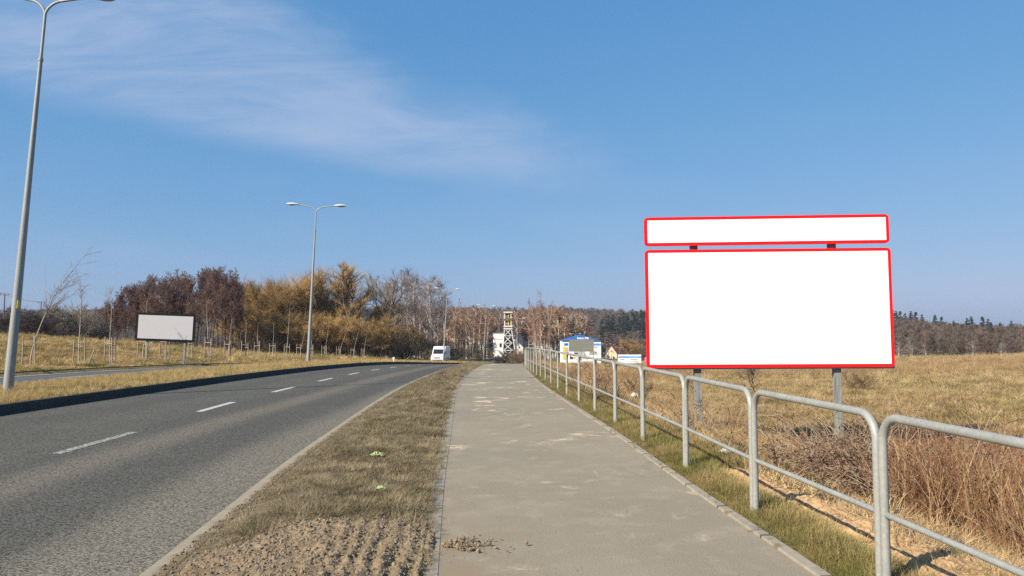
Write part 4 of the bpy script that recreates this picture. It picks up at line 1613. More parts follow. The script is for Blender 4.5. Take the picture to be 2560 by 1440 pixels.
# low white hoarding
D3 = 175.0
hx = at(1573, None, D3)
hd = thing('hoarding', 'low white advertising hoarding with a blue stripe left of the large billboard', 'hoarding', (hx, D3, 0))
zt3, zb3 = z_at(886.5, D3), z_at(908, D3)
Geo().box((0, 0.06, (zt3 + zb3) / 2), (58 * D3 / FPX, 0.08, zt3 - zb3)).build('board', M_WALLW, hd)
patch('blue_stripe', 1545, 1601, 890.5, 894.5, M_LBLUE, 0.0, D3, hx, hd)
text('materiały budowlane', 0.28, hd, (1.1, -0.03, z_at(892.5, D3)), M_LETW)
text('RABAT', 0.30, hd, (at(1555, None, D3) - hx, 0.0, z_at(899, D3)), M_PRED, bold=0.01)
text('Zapraszamy', 0.34, hd, (at(1584, None, D3) - hx, 0.0, z_at(899, D3)), M_DKT)
text('do naszego sklepu', 0.22, hd, (at(1586, None, D3) - hx, 0.0, z_at(904, D3)), M_DKT)
for px in (-2.4, 0, 2.4):
    Geo().box((px, 0.2, zb3 + 0.1), (0.12, 0.12, 2.6)).build('post', M_TIMBER, hd)
D4 = 200.0
px4 = at(1617, None, D4)
pk = thing('pink_sign', 'small pink sign board between the low hoarding and the large billboard', 'sign', (px4, D4, 0))
Geo().box((0, 0, z_at(898, D4)), (1.4, 0.06, 1.1)).build('board', varied('pink_print', (0.75, 0.12, 0.35), (0.7, 0.2, 0.4), 2, 0.7), pk)
Geo().box((0, 0.08, z_at(898, D4) - 1.4), (0.1, 0.1, 2.6)).build('post', M_TIMBER, pk)

# ------------------------------------------------------------------ cream house in the valley
D5 = 430.0
kk = D5 / FPX
hx5 = at(1528, None, D5)
hz5 = z_at(906, D5)
hs = thing('house', 'cream gabled house with a red tiled roof behind the row of lamps', 'house', (hx5, D5, hz5), (0, 0, math.radians(-32)))
M_CREAM = varied('cream_render', (0.62, 0.50, 0.33), (0.55, 0.44, 0.29), 0.5, 0.85)
M_TILE = varied('red_roof_tiles', (0.34, 0.085, 0.035), (0.27, 0.07, 0.03), 1.5, 0.8)
M_WIN = Mat('dark_window_glass', (0.03, 0.035, 0.04), 0.2, 0, 0.5).m
wh = z_at(884, D5) - hz5
Wd, Ld = 6.8, 8.5
Geo().prism([(-Wd / 2, -3), (Wd / 2, -3), (Wd / 2, wh), (0, wh + 4.3), (-Wd / 2, wh)], Ld, 'y', 0).build('wall', M_CREAM, hs)
r_ = Geo()
r_.prism([(-Wd / 2 - 0.5, wh - 0.45), (0, wh + 4.42), (Wd / 2 + 0.5, wh - 0.45), (Wd / 2 + 0.5, wh - 0.2), (0, wh + 4.7), (-Wd / 2 - 0.5, wh - 0.2)], Ld + 0.8, 'y', -0.4)
rf = r_.build('roof', M_TILE, hs)
Geo().box((-0.8, 5, wh + 4.6), (0.6, 0.6, 1.6)).build('chimney', M_TILE, rf)
for wx, wz, w_, h_ in ((-0.25, wh + 1.4, 0.55, 1.1), (0.45, wh + 1.4, 0.55, 1.1), (-1.6, wh - 2.2, 1.0, 1.5), (1.4, wh - 2.2, 1.0, 1.5)):
    wn_ = Geo().box((wx, -0.03, wz), (w_ + 0.2, 0.06, h_ + 0.2)).build('window', M_LETW, hs)
    Geo().box((wx, -0.075, wz), (w_, 0.03, h_)).build('pane', M_WIN, wn_)
hx6 = at(1540, None, 470)
h6 = thing('house', 'grey house with a dark slate roof half hidden behind the cream house', 'house', (hx6, 470, z_at(905, 470)), (0, 0, math.radians(15)))
wh6 = z_at(884, 470) - z_at(905, 470)
Geo().box((0, 4, wh6 / 2 - 1.5), (8, 8, wh6 + 3)).build('wall', varied('grey_render', (0.4, 0.39, 0.36), (0.34, 0.33, 0.31), 0.5, 0.85), h6)
Geo().prism([(-0.4, wh6), (8.4, wh6), (4, wh6 + 4)], 8.8, 'x', -4.4).build('roof', M_ROOFD, h6)
Geo().box((-1.5, -0.03, wh6 * 0.6), (1, 0.06, 1.4)).build('window', M_WIN, h6)

# ------------------------------------------------------------------ mine headframe and its buildings
D6 = 300.0
k6 = D6 / FPX
mx = at(1270, None, D6)
M_STEEL = varied('pale_painted_steel', (0.66, 0.67, 0.68), (0.52, 0.53, 0.54), 0.8, 0.7)
M_STEELD = varied('dark_steel', (0.09, 0.09, 0.095), (0.14, 0.14, 0.14), 0.8, 0.7)
mt = thing('mine_headframe', 'steel mine headframe tower with yellow winding wheels above the white mine building', 'tower', (mx, D6, 0))
z_base = zs(mx, D6)
zl = z_at(816, D6)
w2 = 9.6 * k6
for sx in (-1, 1):
    for sy in (-1, 1):
        bxx = sx * (w2 * 0.9) + (2.0 if sx > 0 else -0.9)
        Geo().tube([(bxx, sy * 2.2, z_base - 0.5), (sx * w2 * 0.82, sy * 1.5, zl), (sx * w2 * 0.82, sy * 1.5, z_at(781, D6))], 0.24, 6).build('leg', M_STEEL, mt)
zz = [z_at(v, D6) for v in (781, 798, 816, 822)]
for i, z in enumerate(zz):
    Geo().box((0, 0, z), (w2 * 2 + 0.5, 4.2, 0.5)).build('platform', M_STEEL if i != 1 else M_STEELD, mt)
for z in (z_at(790, D6), z_at(809, D6)):
    a_ = np.linspace(0, 2 * math.pi, 19)
    g = Geo().tube([(0.2, 1.15 * math.cos(t), z + 1.15 * math.sin(t)) for t in a_], 0.22, 6, caps=False)
    for t in a_[:-1:3]:
        g.tube([(0.2, 0, z), (0.2, 1.1 * math.cos(t), z + 1.1 * math.sin(t))], 0.07, 4)
    g.box((0.2, 0, z), (1.5, 0.4, 0.4))
    g.build('winding_wheel', M_YEL, mt)
for i, (va, vb) in enumerate(((822, 840), (840, 858), (858, 876), (876, 892))):
    g = Geo()
    wa, wb = w2 * (0.85 + 0.12 * i), w2 * (0.85 + 0.12 * (i + 1))
    za_, zb_2 = z_at(va, D6), z_at(vb, D6)
    g.tube([(-wa, -1.7, za_), (wb, -2.0, zb_2)], 0.15, 5)
    g.tube([(wa, -1.7, za_), (-wb, -2.0, zb_2)], 0.15, 5)
    g.tube([(-wb, -2.0, zb_2), (wb, -2.0, zb_2)], 0.16, 5)
    g.build('brace', M_STEEL, mt)
Geo().box((0.1, 0.6, (z_at(783, D6) + z_at(797, D6)) / 2), (w2 * 1.3, 1.2, 2.0)).build('machinery_box', M_STEELD, mt)
Geo().box((0.1, 0.6, (z_at(801, D6) + z_at(813, D6)) / 2), (w2 * 1.3, 1.2, 1.6)).build('machinery_box', M_STEELD, mt)
Geo().tube([(w2, 0, zl + 1), (w2 + 3.2, 3, z_at(872, D6))], 0.3, 6).build('back_stay', M_STEEL, mt)
mbx = at(1246, None, 305)
mb_ = thing('mine_building', 'tall white mine building left of the headframe, partly behind bare trees', 'building', (mbx, 305, 0))
zt6 = z_at(834, 305)
Geo().box((0, 4, (zt6 + z_base) / 2 - 0.5), (27 * k6, 8, zt6 - z_base + 1)).build('wall', M_WALLW, mb_)
Geo().box((0, 4, zt6 + 0.15), (27 * k6 + 0.3, 8.3, 0.3)).build('roof', M_LGREY, mb_)
Geo().box((0, -0.04, z_at(847.5, 305)), (27 * k6 + 0.05, 0.08, 0.25)).build('ledge', M_LGREY, mb_)
Geo().box((0.9, -0.03, z_at(863, 305)), (0.9, 0.06, 1.6)).build('window', M_WIN, mb_)
mcx = at(1296, None, 306)
mc_ = thing('mine_building', 'pale gabled mine hall right of the headframe', 'building', (mcx, 306, 0))
zt7 = z_at(848, 306)
ww = 24 * k6
Geo().prism([(-ww / 2, z_base - 1), (ww / 2, z_base - 1), (ww / 2, zt7), (0.8, z_at(834, 306)), (-ww / 2, zt7)], 9, 'y', 0).build('wall', varied('pale_hall_render', (0.68, 0.66, 0.61), (0.56, 0.54, 0.49), 0.5, 0.85), mc_)
Geo().prism([(-ww / 2 - 0.3, zt7 - 0.05), (0.8, z_at(834, 306) + 0.05), (ww / 2 + 0.3, zt7 - 0.05), (ww / 2 + 0.3, zt7 + 0.2), (0.8, z_at(834, 306) + 0.35), (-ww / 2 - 0.3, zt7 + 0.2)], 9.4, 'y', -0.2).build('roof', M_ROOFD, mc_)
Geo().box((ww / 2 + 2.3, 4, (z_at(853, 306) + z_base) / 2), (4.6, 6, z_at(853, 306) - z_base)).build('annex', M_LGREY, mc_)

# ------------------------------------------------------------------ vehicles
M_VAN = varied('white_van_paint', (0.72, 0.73, 0.74), (0.66, 0.67, 0.68), 0.8, 0.35)
M_TYRE = Mat('tyre_rubber', (0.02, 0.02, 0.02), 0.85).m
M_RIM = Mat('wheel_rim', (0.45, 0.45, 0.46), 0.4, 0.6).m
M_PLAST = Mat('black_plastic', (0.03, 0.03, 0.032), 0.6).m
M_SCREEN = Mat('windscreen_glass', (0.015, 0.02, 0.025), 0.12, 0, 0.6).m
M_HLAMP = Mat('headlamp_glass', (0.6, 0.6, 0.6), 0.15, 0, 0.6).m
M_BLUEW = Mat('blue_tinted_window', (0.05, 0.10, 0.22), 0.2, 0, 0.6).m


def wheel(parent, x, y, r, w):
    o = Geo().tube([(x - w / 2, y, r), (x + w / 2, y, r)], r, 20).build('wheel', M_TYRE, parent, smooth=True)
    s = 1 if x > 0 else -1
    Geo().tube([(x + s * (w / 2 - 0.02), y, r), (x + s * (w / 2 + 0.012), y, r)], r * 0.62, 16).build('rim', M_RIM, o, smooth=True)


def slab(name, a, b, w, mat, parent, t=0.03, x=0.0):
    """thin sheet spanning two (y,z) points across the vehicle, lying just proud of the body"""
    a, b = np.array(a, float), np.array(b, float)
    dvec = (b - a) / np.linalg.norm(b - a)
    nrm = np.array([-dvec[1], dvec[0]])
    pts = [a, b, b + nrm * t, a + nrm * t]
    return Geo().prism([tuple(p) for p in pts], w, 'x', x - w / 2).build(name, mat, parent)


yv = 119.0
xv = at(1093, None, yv)
zv = z_at(898, yv) - 0.56
van = thing('van', 'white high roofed van coming over the crest on the far carriageway', 'van', (xv, yv, zv), (0, 0, math.radians(-7)))
prof = [(0.02, .30), (0.0, .62), (0.06, .95), (0.30, 1.13), (0.86, 1.30), (1.55, 2.16), (1.85, 2.50), (2.2, 2.58), (5.3, 2.56), (5.42, 2.3), (5.45, .34)]
Geo().prism(prof, 2.04, 'x', -1.02).build('body', M_VAN, van, bevel=0.06)
slab('windscreen', (0.92, 1.36), (1.50, 2.10), 1.74, M_SCREEN, van)
for s in (-1, 1):
    Geo().box((s * 0.74, 0.13, 1.02), (0.34, 0.26, 0.20), rx=math.radians(-35)).build('headlight', M_HLAMP, van)
    Geo().box((s * 1.18, 1.15, 1.55), (0.24, 0.12, 0.40)).build('mirror', M_PLAST, van, bevel=0.03)
    Geo().prism([(1.05, 1.42), (1.95, 1.42), (1.95, 2.02), (1.50, 2.02)], 0.03, 'x', 1.02 if s > 0 else -1.05).build('side_window', M_SCREEN, van)
    for ya in (2.15, 3.3, 4.4):
        Geo().box((s * 1.025, ya + 0.48, 1.74), (0.03, 0.95, 0.60)).build('side_window', M_BLUEW, van)
    Geo().box((s * 1.03, 3.2, 0.62), (0.03, 2.6, 0.12)).build('side_strip', M_PLAST, van)
    wheel(van, s * 0.90, 0.98, 0.34, 0.24)
    wheel(van, s * 0.90, 4.35, 0.34, 0.24)
Geo().box((0, -0.01, 0.78), (1.05, 0.06, 0.15)).build('grille', M_PLAST, van)
Geo().box((0, 0.0, 0.42), (1.7, 0.08, 0.14)).build('bumper_grille', M_PLAST, van)


def car(x, y, z, rz, body_mat, label):
    t = thing('car', label, 'car', (x, y, z), (0, 0, rz), 'cars beyond the crest of the footpath')
    low = [(0.0, .30), (0.0, .62), (0.18, .78), (1.05, .93), (3.75, .98), (4.15, .88), (4.2, .32)]
    b = Geo().prism(low, 1.74, 'x', -0.87).build('body', body_mat, t, bevel=0.06)
    top = [(1.0, .90), (1.75, 1.43), (2.3, 1.49), (3.2, 1.42), (3.95, .95)]
    Geo().prism(top, 1.42, 'x', -0.71).build('cabin', body_mat, t, bevel=0.05)
    slab('windscreen', (1.12, 1.00), (1.72, 1.40), 1.28, M_SCREEN, t, 0.025)
    for s in (-1, 1):
        Geo().prism([(1.35, 1.0), (3.6, 1.0), (3.1, 1.36), (1.85, 1.38)], 0.02, 'x', 0.71 if s > 0 else -0.73).build('side_window', M_SCREEN, t)
        Geo().box((s * 0.62, 0.06, 0.70), (0.36, 0.20, 0.14)).build('headlight', M_HLAMP, t)
        Geo().box((s * 0.95, 1.35, 1.0), (0.18, 0.10, 0.13)).build('mirror', body_mat, t)
        wheel(t, s * 0.78, 0.80, 0.30, 0.2)
        wheel(t, s * 0.78, 3.35, 0.30, 0.2)
    Geo().box((0, -0.01, 0.52), (0.9, 0.05, 0.12)).build('grille', M_PLAST, t)
    return t


M_SILV = Mat('silver_car_paint', (0.42, 0.45, 0.50), 0.3, 0.4).m
M_NAVY = Mat('dark_blue_car_paint', (0.05, 0.07, 0.12), 0.3, 0.2).m
car(at(1225, None, 182), 182, z_at(896.5, 182) - 1.49, math.radians(-25), M_SILV, 'silver car just showing over the crest of the footpath')
car(at(1238, None, 190), 190, z_at(896, 190) - 1.49, math.radians(-25), M_NAVY, 'dark blue car close beside the silver one beyond the crest')


# ------------------------------------------------------------------ a distant person past the crest
def person(x, y, z):
    t = thing('person', 'distant person in dark clothes standing beyond the crest of the footpath', 'person', (x, y, z))
    pts = [(0, 0, .95), (0, .01, 1.15), (0, .0, 1.38), (0, 0, 1.50), (0, -.02, 1.62), (0, -.02, 1.74),
           (.20, 0, 1.40), (.26, .02, 1.12), (.27, -.06, .88), (-.20, 0, 1.40), (-.26, .02, 1.12), (-.25, -.06, .88),
           (.10, 0, .88), (.11, -.02, .48), (.12, .02, .08), (.13, -.10, .04), (-.10, 0, .88), (-.11, .02, .48), (-.12, .06, .08), (-.13, -.06, .04)]
    ed = [(0, 1), (1, 2), (2, 3), (3, 4), (4, 5), (2, 6), (6, 7), (7, 8), (2, 9), (9, 10), (10, 11), (0, 12), (12, 13), (13, 14), (14, 15), (0, 16), (16, 17), (17, 18), (18, 19)]
    rad = [.15, .15, .16, .06, .10, .08, .075, .055, .04, .075, .055, .04, .095, .07, .05, .045, .095, .07, .05, .045]
    me = bpy.data.meshes.new('body')
    me.from_pydata(pts, ed, [])
    me.materials.append(varied('dark_clothes', (0.025, 0.025, 0.03), (0.04, 0.04, 0.05), 8, 0.9))
    b = link('body', me, t)
    md = b.modifiers.new('skin', 'SKIN')
    for v, r in zip(me.skin_vertices[0].data, rad):
        v.radius = (r, r * 0.85)
    me.skin_vertices[0].data[0].use_root = True
    sd = b.modifiers.new('smooth', 'SUBSURF')
    sd.levels = sd.render_levels = 1
    Geo().ellipsoid((0, -0.02, 1.72), (.105, .115, .10), zcut=-0.1).build('cap', M_LETW, t, smooth=True)
    Geo().ellipsoid((0, -0.075, 1.65), (.065, .05, .09)).build('face', varied('skin_tone', (0.45, 0.28, 0.2), (0.42, 0.26, 0.19), 8, 0.7), t, smooth=True)


person(at(1260.5, None, 160), 160, z_at(898, 160) - 1.78)


# ------------------------------------------------------------------ staked saplings along the far carriageway
def sapling_mesh(seed, H, lean, curve=1.7, nb=22, r0=0.036, upr=0.6):
    r = np.random.default_rng(seed)
    t = np.linspace(0, 1, 15)
    x = lean * t ** curve
    z = H * t * (1 - 0.05 * abs(lean) / H * t)
    path = np.stack([x + r.normal(0, 0.025, 15).cumsum() * 0.5, r.normal(0, 0.02, 15).cumsum() * 0.5, z], -1)
    path[0] = (0, 0, -0.05)
    tr = tubes(path[None], np.array([r0]), np.array([0.006]), 7)
    pl = np.array([H])
    pos, dirs, ln, idx, tt = children(r, path[None], pl, nb, 0.42, 0.99, upr, 0.12, 0.27, 0.6)
    dirs[:, 0] += lean * 0.12
    b = sprout(r, pos, dirs, ln, 5, 0.08, 0.05, 0.06)
    cr = [tubes(b, np.full(len(ln), 0.008), np.full(len(ln), 0.004), 3)]
    pos, dirs, ln2, idx, tt = children(r, b, ln, 5, 0.2, 1, 0.5, 0.2, 0.45, 0.3)
    b2 = sprout(r, pos, dirs, ln2, 3, 0.08, 0.03, 0.08)
    cr.append(tubes(b2, np.full(len(ln2), 0.005), np.full(len(ln2), 0.003), 3))
    cr = join(cr)
    return mesh_np('trunk', tr[0], tr[1], [M_BARK_SAP], smooth=True), mesh_np('crown', cr[0], cr[1], [M_TW_BARE])


# (u, d, top row, lean in metres, label of the sapling, of its stakes)
SAP = [(80, 38.6, 628, 2.75, 1.7, 'tall wind bent birch sapling leaning right beside the left lamp'),
       (200, 42.8, 712, 0.15, 1, 'straight birch sapling with a broom top, second from the left'),
       (279, 46, 722, -0.15, 1, 'thin birch sapling standing just left of the grey billboard'),
       (360, 50, 745, 0.25, 1, 'birch sapling rising behind the left end of the grey billboard'),
       (414, 53.5, 842, 0.05, 1, 'short snapped sapling below the middle of the grey billboard'),
       (472, 57.5, 845, 0.05, 1, 'short sapling below the right end of the grey billboard'),
       (524, 61.5, 752, -0.30, 1, 'tall white sapling against the dark alders right of the grey billboard'),
       (571, 65.5, 796, 0.28, 1, 'leaning sapling before the gap between alders and willows'),
       (614, 69.5, 800, 0.05, 1, 'thin sapling in front of the left edge of the willows'),
       (646, 73.5, 808, 0.0, 1, 'thin sapling in front of the willows, second from their left edge'),
       (683, 78, 805, 0.05, 1, 'straight pale sapling before the willows, third from their left edge'),
       (718, 82.5, 752, 0.25, 1, 'tall white sapling with a kinked top left of the middle lamp'),
       (750, 87.5, 824, 0.65, 1.2, 'leaning sapling next to the foot of the middle lamp'),
       (779, 92, 826, 0.1, 1, 'short sapling half behind the middle lamp post'),
       (812, 97.5, 812, 0.6, 1.2, 'slanting sapling just right of the middle lamp'),
       (848, 104, 808, 1.75, 1.6, 'strongly bent sapling bowing right under the big willow'),
       (884, 111, 808, 1.2, 1.5, 'bent sapling under the bare dark limbed tree'),
       (908, 117, 834, 0.6, 1.3, 'farthest staked sapling of the row, before the scrub')]


def stakes(x, y, z, label, seed, broken=False, h=1.62):
    r = np.random.default_rng(seed)
    t = thing('tree_stakes', label, 'tree stakes', (x, y, z), (0, 0, r.uniform(-0.5, 0.5)), 'wooden stake frames round the saplings')
    R = 0.36
    tops = []
    for k in range(3):
        a = math.radians(90 + 120 * k + r.uniform(-8, 8))
        p0 = np.array([R * math.cos(a), R * math.sin(a), -0.2])
        p1 = np.array([R * 0.86 * math.cos(a) + r.normal(0, 0.03), R * 0.86 * math.sin(a), h * r.uniform(0.96, 1.06)])
        Geo().tube([p0, (p0 + p1) / 2, p1], [0.036, 0.034, 0.032], 8).build('stake', M_STAKE, t, smooth=True)
        tops.append((p0, p1))
    for k in range(3):
        a0, a1 = tops[k], tops[(k + 1) % 3]
        f = [0.70, 0.80, 0.74][k] + r.uniform(-0.05, 0.05)
        q0, q1 = a0[0] + (a0[1] - a0[0]) * f, a1[0] + (a1[1] - a1[0]) * f
        Geo().tube([q0, q1], 0.027, 7).build('cross_rail', M_STAKE, t, smooth=True)
    q0, q1 = tops[0][0] * 0.9 + [0, 0, 0.32], tops[1][0] * 0.9 + [0, 0, 0.30]
    Geo().tube([q0, q1], 0.025, 7).build('cross_rail', M_STAKE, t, smooth=True)
    Geo().tube([tops[2][1] - [0, 0, 0.32], (0, 0, h * 0.82)], 0.014, 5).build('strap', M_STRAP, t)
    if broken:
        Geo().tube([(0.45, -0.3, -0.05), (0.78, -0.3, 0.98)], 0.036, 8).build('loose_stake', M_STAKE, t, smooth=True)
    return t


PLACE = ['round the wind bent sapling at the left', 'round the second sapling from the left, one stake knocked loose', 'round the thin sapling left of the grey billboard',
         'under the left end of the grey billboard', 'under the middle of the grey billboard', 'under the right end of the grey billboard',
         'round the tall white sapling right of the grey billboard', 'round the leaning sapling between alders and willows', 'round the sapling at the left edge of the willows',
         'round the second sapling before the willows', 'round the third sapling before the willows', 'round the sapling with the kinked top',
         'round the leaning sapling left of the middle lamp', 'half behind the middle lamp post', 'just right of the middle lamp post',
         'round the strongly bent sapling', 'round the bent sapling under the bare tree', 'farthest along the row, before the scrub']
for k, (u, d, vt, lean, cv, lab) in enumerate(SAP):
    x = at(u, None, d)
    z = zs(x, d)
    H = z_at(vt, d) - z
    tm, cm = sapling_mesh(300 + k, H, lean, cv, (38, 30, 14, 10, 2, 2, 14, 4, 4, 3, 3, 12, 3, 2, 3, 4, 4, 3)[k], 0.04 if k < 2 else 0.034, 0.42 if k == 1 else 0.6)
    t = thing('birch_sapling', lab, 'sapling', (x, d, z), (0, 0, 0), 'staked saplings along the far carriageway')
    link('trunk', tm, t)
    link('crown', cm, t)
    stakes(x, d, z, 'weathered wooden tree stakes ' + PLACE[k], 500 + k, k == 1)
# pair of stake frames showing over the far end of the railing
for k, (u, d, lab) in enumerate(((1331, 66, 'wooden tree stakes showing above the far end of the railing'), (1352, 63, 'wooden tree stakes under the slanting birches, above the railing'))):
    x = at(u, None, d)
    stakes(x, d, z_at(853, d) - 1.62, lab, 600 + k)

# ------------------------------------------------------------------ power poles on the left skyline
M_PPOLE = varied('dark_pole_timber', (0.10, 0.085, 0.07), (0.16, 0.135, 0.11), 3, 0.9)
tops = []
for k, (u, v, d, lab) in enumerate(((9, 736, 150, 'power pole with a crossarm at the left edge of the picture'), (101, 756, 185, 'power pole with a crossarm above the dark thicket'))):
    x = at(u, None, d)
    z0, z1_ = zs(x, d) - 3, z_at(v, d)
    t = thing('power_pole', lab, 'power pole', (x, d, 0), (0, 0, 0), 'power poles on the left')
    Geo().tube([(0, 0, z0), (0, 0, z1_)], [0.17, 0.11], 8).build('pole', M_PPOLE, t, smooth=True)
    Geo().box((0, 0, z1_ - 0.1), (1.9, 0.14, 0.14)).build('crossarm', M_PPOLE, t)
    for s in (-0.85, 0, 0.85):
        Geo().tube([(s, 0, z1_ - 0.03), (s, 0, z1_ + 0.22)], 0.05, 6).build('insulator', M_PLAST, t)
    tops.append((x, d, z1_ + 0.2))
for s, lab in ((-0.85, 'left'), (0, 'middle'), (0.85, 'right')):
    a, b = np.array(tops[0]) + [s, 0, 0], np.array(tops[1]) + [s, 0, 0]
    pre = a + (a - b) * 1.2
    g = Geo()
    for p_, q_ in ((pre, a), (a, b)):
        t_ = np.linspace(0, 1, 9)[:, None]
        pts = p_ + (q_ - p_) * t_
        pts[:, 2] -= 0.5 * np.sin(t_[:, 0] * math.pi)
        g.tube(pts, 0.012, 4)
    tag(g.build('power_line', M_PLAST), 'thin power line slung between the poles on the left', 'cable', 'power lines on the left')

# ------------------------------------------------------------------ litter and small things
M_BAG = varied('pale_green_plastic', (0.24, 0.33, 0.10), (0.36, 0.44, 0.20), 14, 0.45)


def crumple(name, label, x, y, w, h, mat, seed, dz=0.0):
    r = np.random.default_rng(seed)
    n = 11
    u, v = np.meshgrid(np.linspace(-1, 1, n), np.linspace(-1, 1, n), indexing='ij')
    rad = np.hypot(u, v)
    keep = 1 - 0.35 * fbm(u * 2 + seed, v * 2, seed, 3)
    X, Y = u * w * keep, v * w * 0.6 * keep
    Z = h * (np.clip(1 - rad, 0, 1) ** 0.6 + 0.9 * fbm(u * 3, v * 3 + seed, seed + 1, 3)) + 0.02
    V = np.stack([X, Y, Z], -1).reshape(-1, 3)
    i, j = np.meshgrid(np.arange(n - 1), np.arange(n - 1), indexing='ij')
    q = i * n + j
    F = np.stack([q, q + n, q + n + 1, q + 1], -1).reshape(-1, 4)
    o = link(name, mesh_np(name, V, F, [mat]), None, (x, y, zs(x, y) + dz), (0, 0, r.uniform(-0.4, 0.4)))
    md = o.modifiers.new('thick', 'SOLIDIFY')
    md.thickness = 0.004
    return tag(o, label, 'litter')


crumple('plastic_wrapper', 'crumpled pale green plastic wrapper lying in the verge grass', at(944, None, 9.35), 9.4, 0.07, 0.035, M_BAG, 4, 0.03)
crumple('plastic_wrapper', 'small pale green scrap of plastic close to the churned soil', at(952, None, 7.25), 7.35, 0.04, 0.02, M_BAG, 9, 0.05)
M_PAPER = varied('white_paper', (0.7, 0.7, 0.68), (0.6, 0.6, 0.57), 10, 0.8)
crumple('paper_scrap', 'white scrap of paper in the grass under the railing near the left billboard post', at(1815, None, 9.7), 9.8, 0.10, 0.03, M_PAPER, 12, 0.08)
crumple('paper_scrap', 'small white scrap caught in the brown weeds behind the railing', at(1585, None, 21.5), 21.6, 0.10, 0.10, M_PAPER, 15, 0.3)
mk = thing('marker_post', 'small white roadside marker on the median crest left of the van', 'marker', (at(985, None, 62), 62, zs(at(985, None, 62), 62)))
Geo().tube([(0, 0, -0.2), (0, 0, 0.22)], 0.03, 8).build('post', M_LETW, mk)
Geo().tube([(0, -0.02, 0.32), (0, 0.02, 0.32)], 0.09, 16).build('disc', M_LETW, mk)

# stones on the soil and loose grit on the path
M_STONE = Mat('earth_stones', (0.3, 0.22, 0.14), 0.95)
_c = M_STONE.mix(M_STONE.rand(), (0.15, 0.112, 0.072), (0.26, 0.195, 0.125))
_r2 = M_STONE.math('FRACT', M_STONE.math('MULTIPLY', M_STONE.rand(), 17.0))
_c = M_STONE.mix(M_STONE.ss(_r2, 0.94, 0.98), _c, (0.12, 0.12, 0.112))
M_STONE.color(_c)


def stone(seed, mat):
    r = np.random.default_rng(seed)
    u = np.linspace(0, 2 * math.pi, 8, endpoint=False)
    v = np.linspace(-math.pi / 2, math.pi / 2, 6)
    V = np.array([[math.cos(b) * math.cos(a), math.cos(b) * math.sin(a), math.sin(b)] for b in v for a in u])
    ax_ = r.normal(0, 1, (7, 3))
    ax_ /= np.linalg.norm(ax_, axis=1, keepdims=True)
    for q in ax_:
        dd_ = V @ q
        cut = r.uniform(0.45, 0.85)
        V = V - np.maximum(dd_ - cut, 0)[:, None] * q
    V = V * [1, r.uniform(0.65, 0.95), r.uniform(0.5, 0.8)]
    F = [[i * 8 + j, i * 8 + (j + 1) % 8, (i + 1) * 8 + (j + 1) % 8, (i + 1) * 8 + j] for i in range(5) for j in range(8)]
    return mesh_np('stone', V, F, [mat])


STN = [stone(700 + i, M_STONE.m) for i in range(6)]
n = 15000
yq = rng.uniform(3.6, 7.0, n)
tq = rng.uniform(0.02, 1.0, n)
xq = kerb_r(yq) + (PLE(yq) + 0.05 - kerb_r(yq)) * tq
keep = rng.uniform(0, 1, n) < soil_amount(xq, yq) * 0.95 + 0.03
xq, yq = xq[keep], yq[keep]
tt = (xq - kerb_r(yq)) / (PLE(yq) + 0.62 - kerb_r(yq))
zq = soil_z(xq, yq, tt)
m2 = 520
rr_ = np.abs(rng.normal(0, 0.15, m2))
aa_ = rng.uniform(-0.9, 1.3, m2)
ysp = 5.72 + rr_ * np.sin(aa_) * 0.9
xsp = PLE(ysp) + 0.02 + rr_ * np.cos(aa_) * 1.4
zsp = P(ysp) + 0.008 + 0.02 * rng.uniform(0, 1, m2)
xq, yq, zq = np.concatenate([xq, xsp]), np.concatenate([yq, ysp]), np.concatenate([zq, zsp])
sz = 0.004 + 0.017 * rng.uniform(0, 1, len(xq)) ** 3.5
scatter('soil_stones', 'small clods and stones on the churned soil, some spilled on the footpath', 'stones', STN, np.stack([xq, yq, zq], -1), rng.uniform(0, 6.28, (len(xq), 3)), sz)
n = 7000
yq = 4.0 * (32 / 4.0) ** rng.uniform(0, 1, n)
xq = kerb_r(yq) - 0.10 + np.abs(rng.normal(0, 0.24, n))
sz = 0.003 + 0.012 * rng.uniform(0, 1, n) ** 4
scatter('verge_grit', 'crumbs of soil and grit along the road side edge of the verge', 'grit', STN, np.stack([xq, yq, np.where(xq > kerb_r(yq), verge_z(xq, yq), P(yq)) + sz * 0.4], -1), rng.uniform(0, 6.28, (n, 3)), sz)
n = 2600
yq = 3.5 * (40 / 3.5) ** rng.uniform(0, 1, n)
tq = rng.beta(0.55, 0.75, n)
xq = PLE(yq) + (PRE(yq) - PLE(yq)) * tq
sz = 0.0015 + 0.0065 * rng.uniform(0, 1, n) ** 5
scatter('path_grit', 'loose grit and tiny pebbles strewn over the footpath', 'grit', STN, np.stack([xq, yq, P(yq) + sz * 0.4], -1), rng.uniform(0, 6.28, (n, 3)), sz)
n = 3000
yq = 2.5 + 7.2 * rng.uniform(0, 1, n)
xq = RAIL(yq) + 0.3 + 0.85 * rng.uniform(0, 1, n)
tt = np.clip((xq - RAIL(yq) - 0.22) / 1.0, 0, 1)
sz = 0.005 + 0.022 * rng.uniform(0, 1, n) ** 4
M_CLOD = varied('sandy_clods', (0.36, 0.24, 0.13), (0.46, 0.32, 0.18), 20, 0.95)
keep = yq < 9.0
scatter('bank_clods', 'crumbs of sandy earth on the bare bank below the railing', 'clods', [stone(720 + i, M_CLOD) for i in range(4)],
        np.stack([xq, yq, bank_z(xq, yq, tt)], -1)[keep], rng.uniform(0, 6.28, (n, 3))[keep], sz[keep])
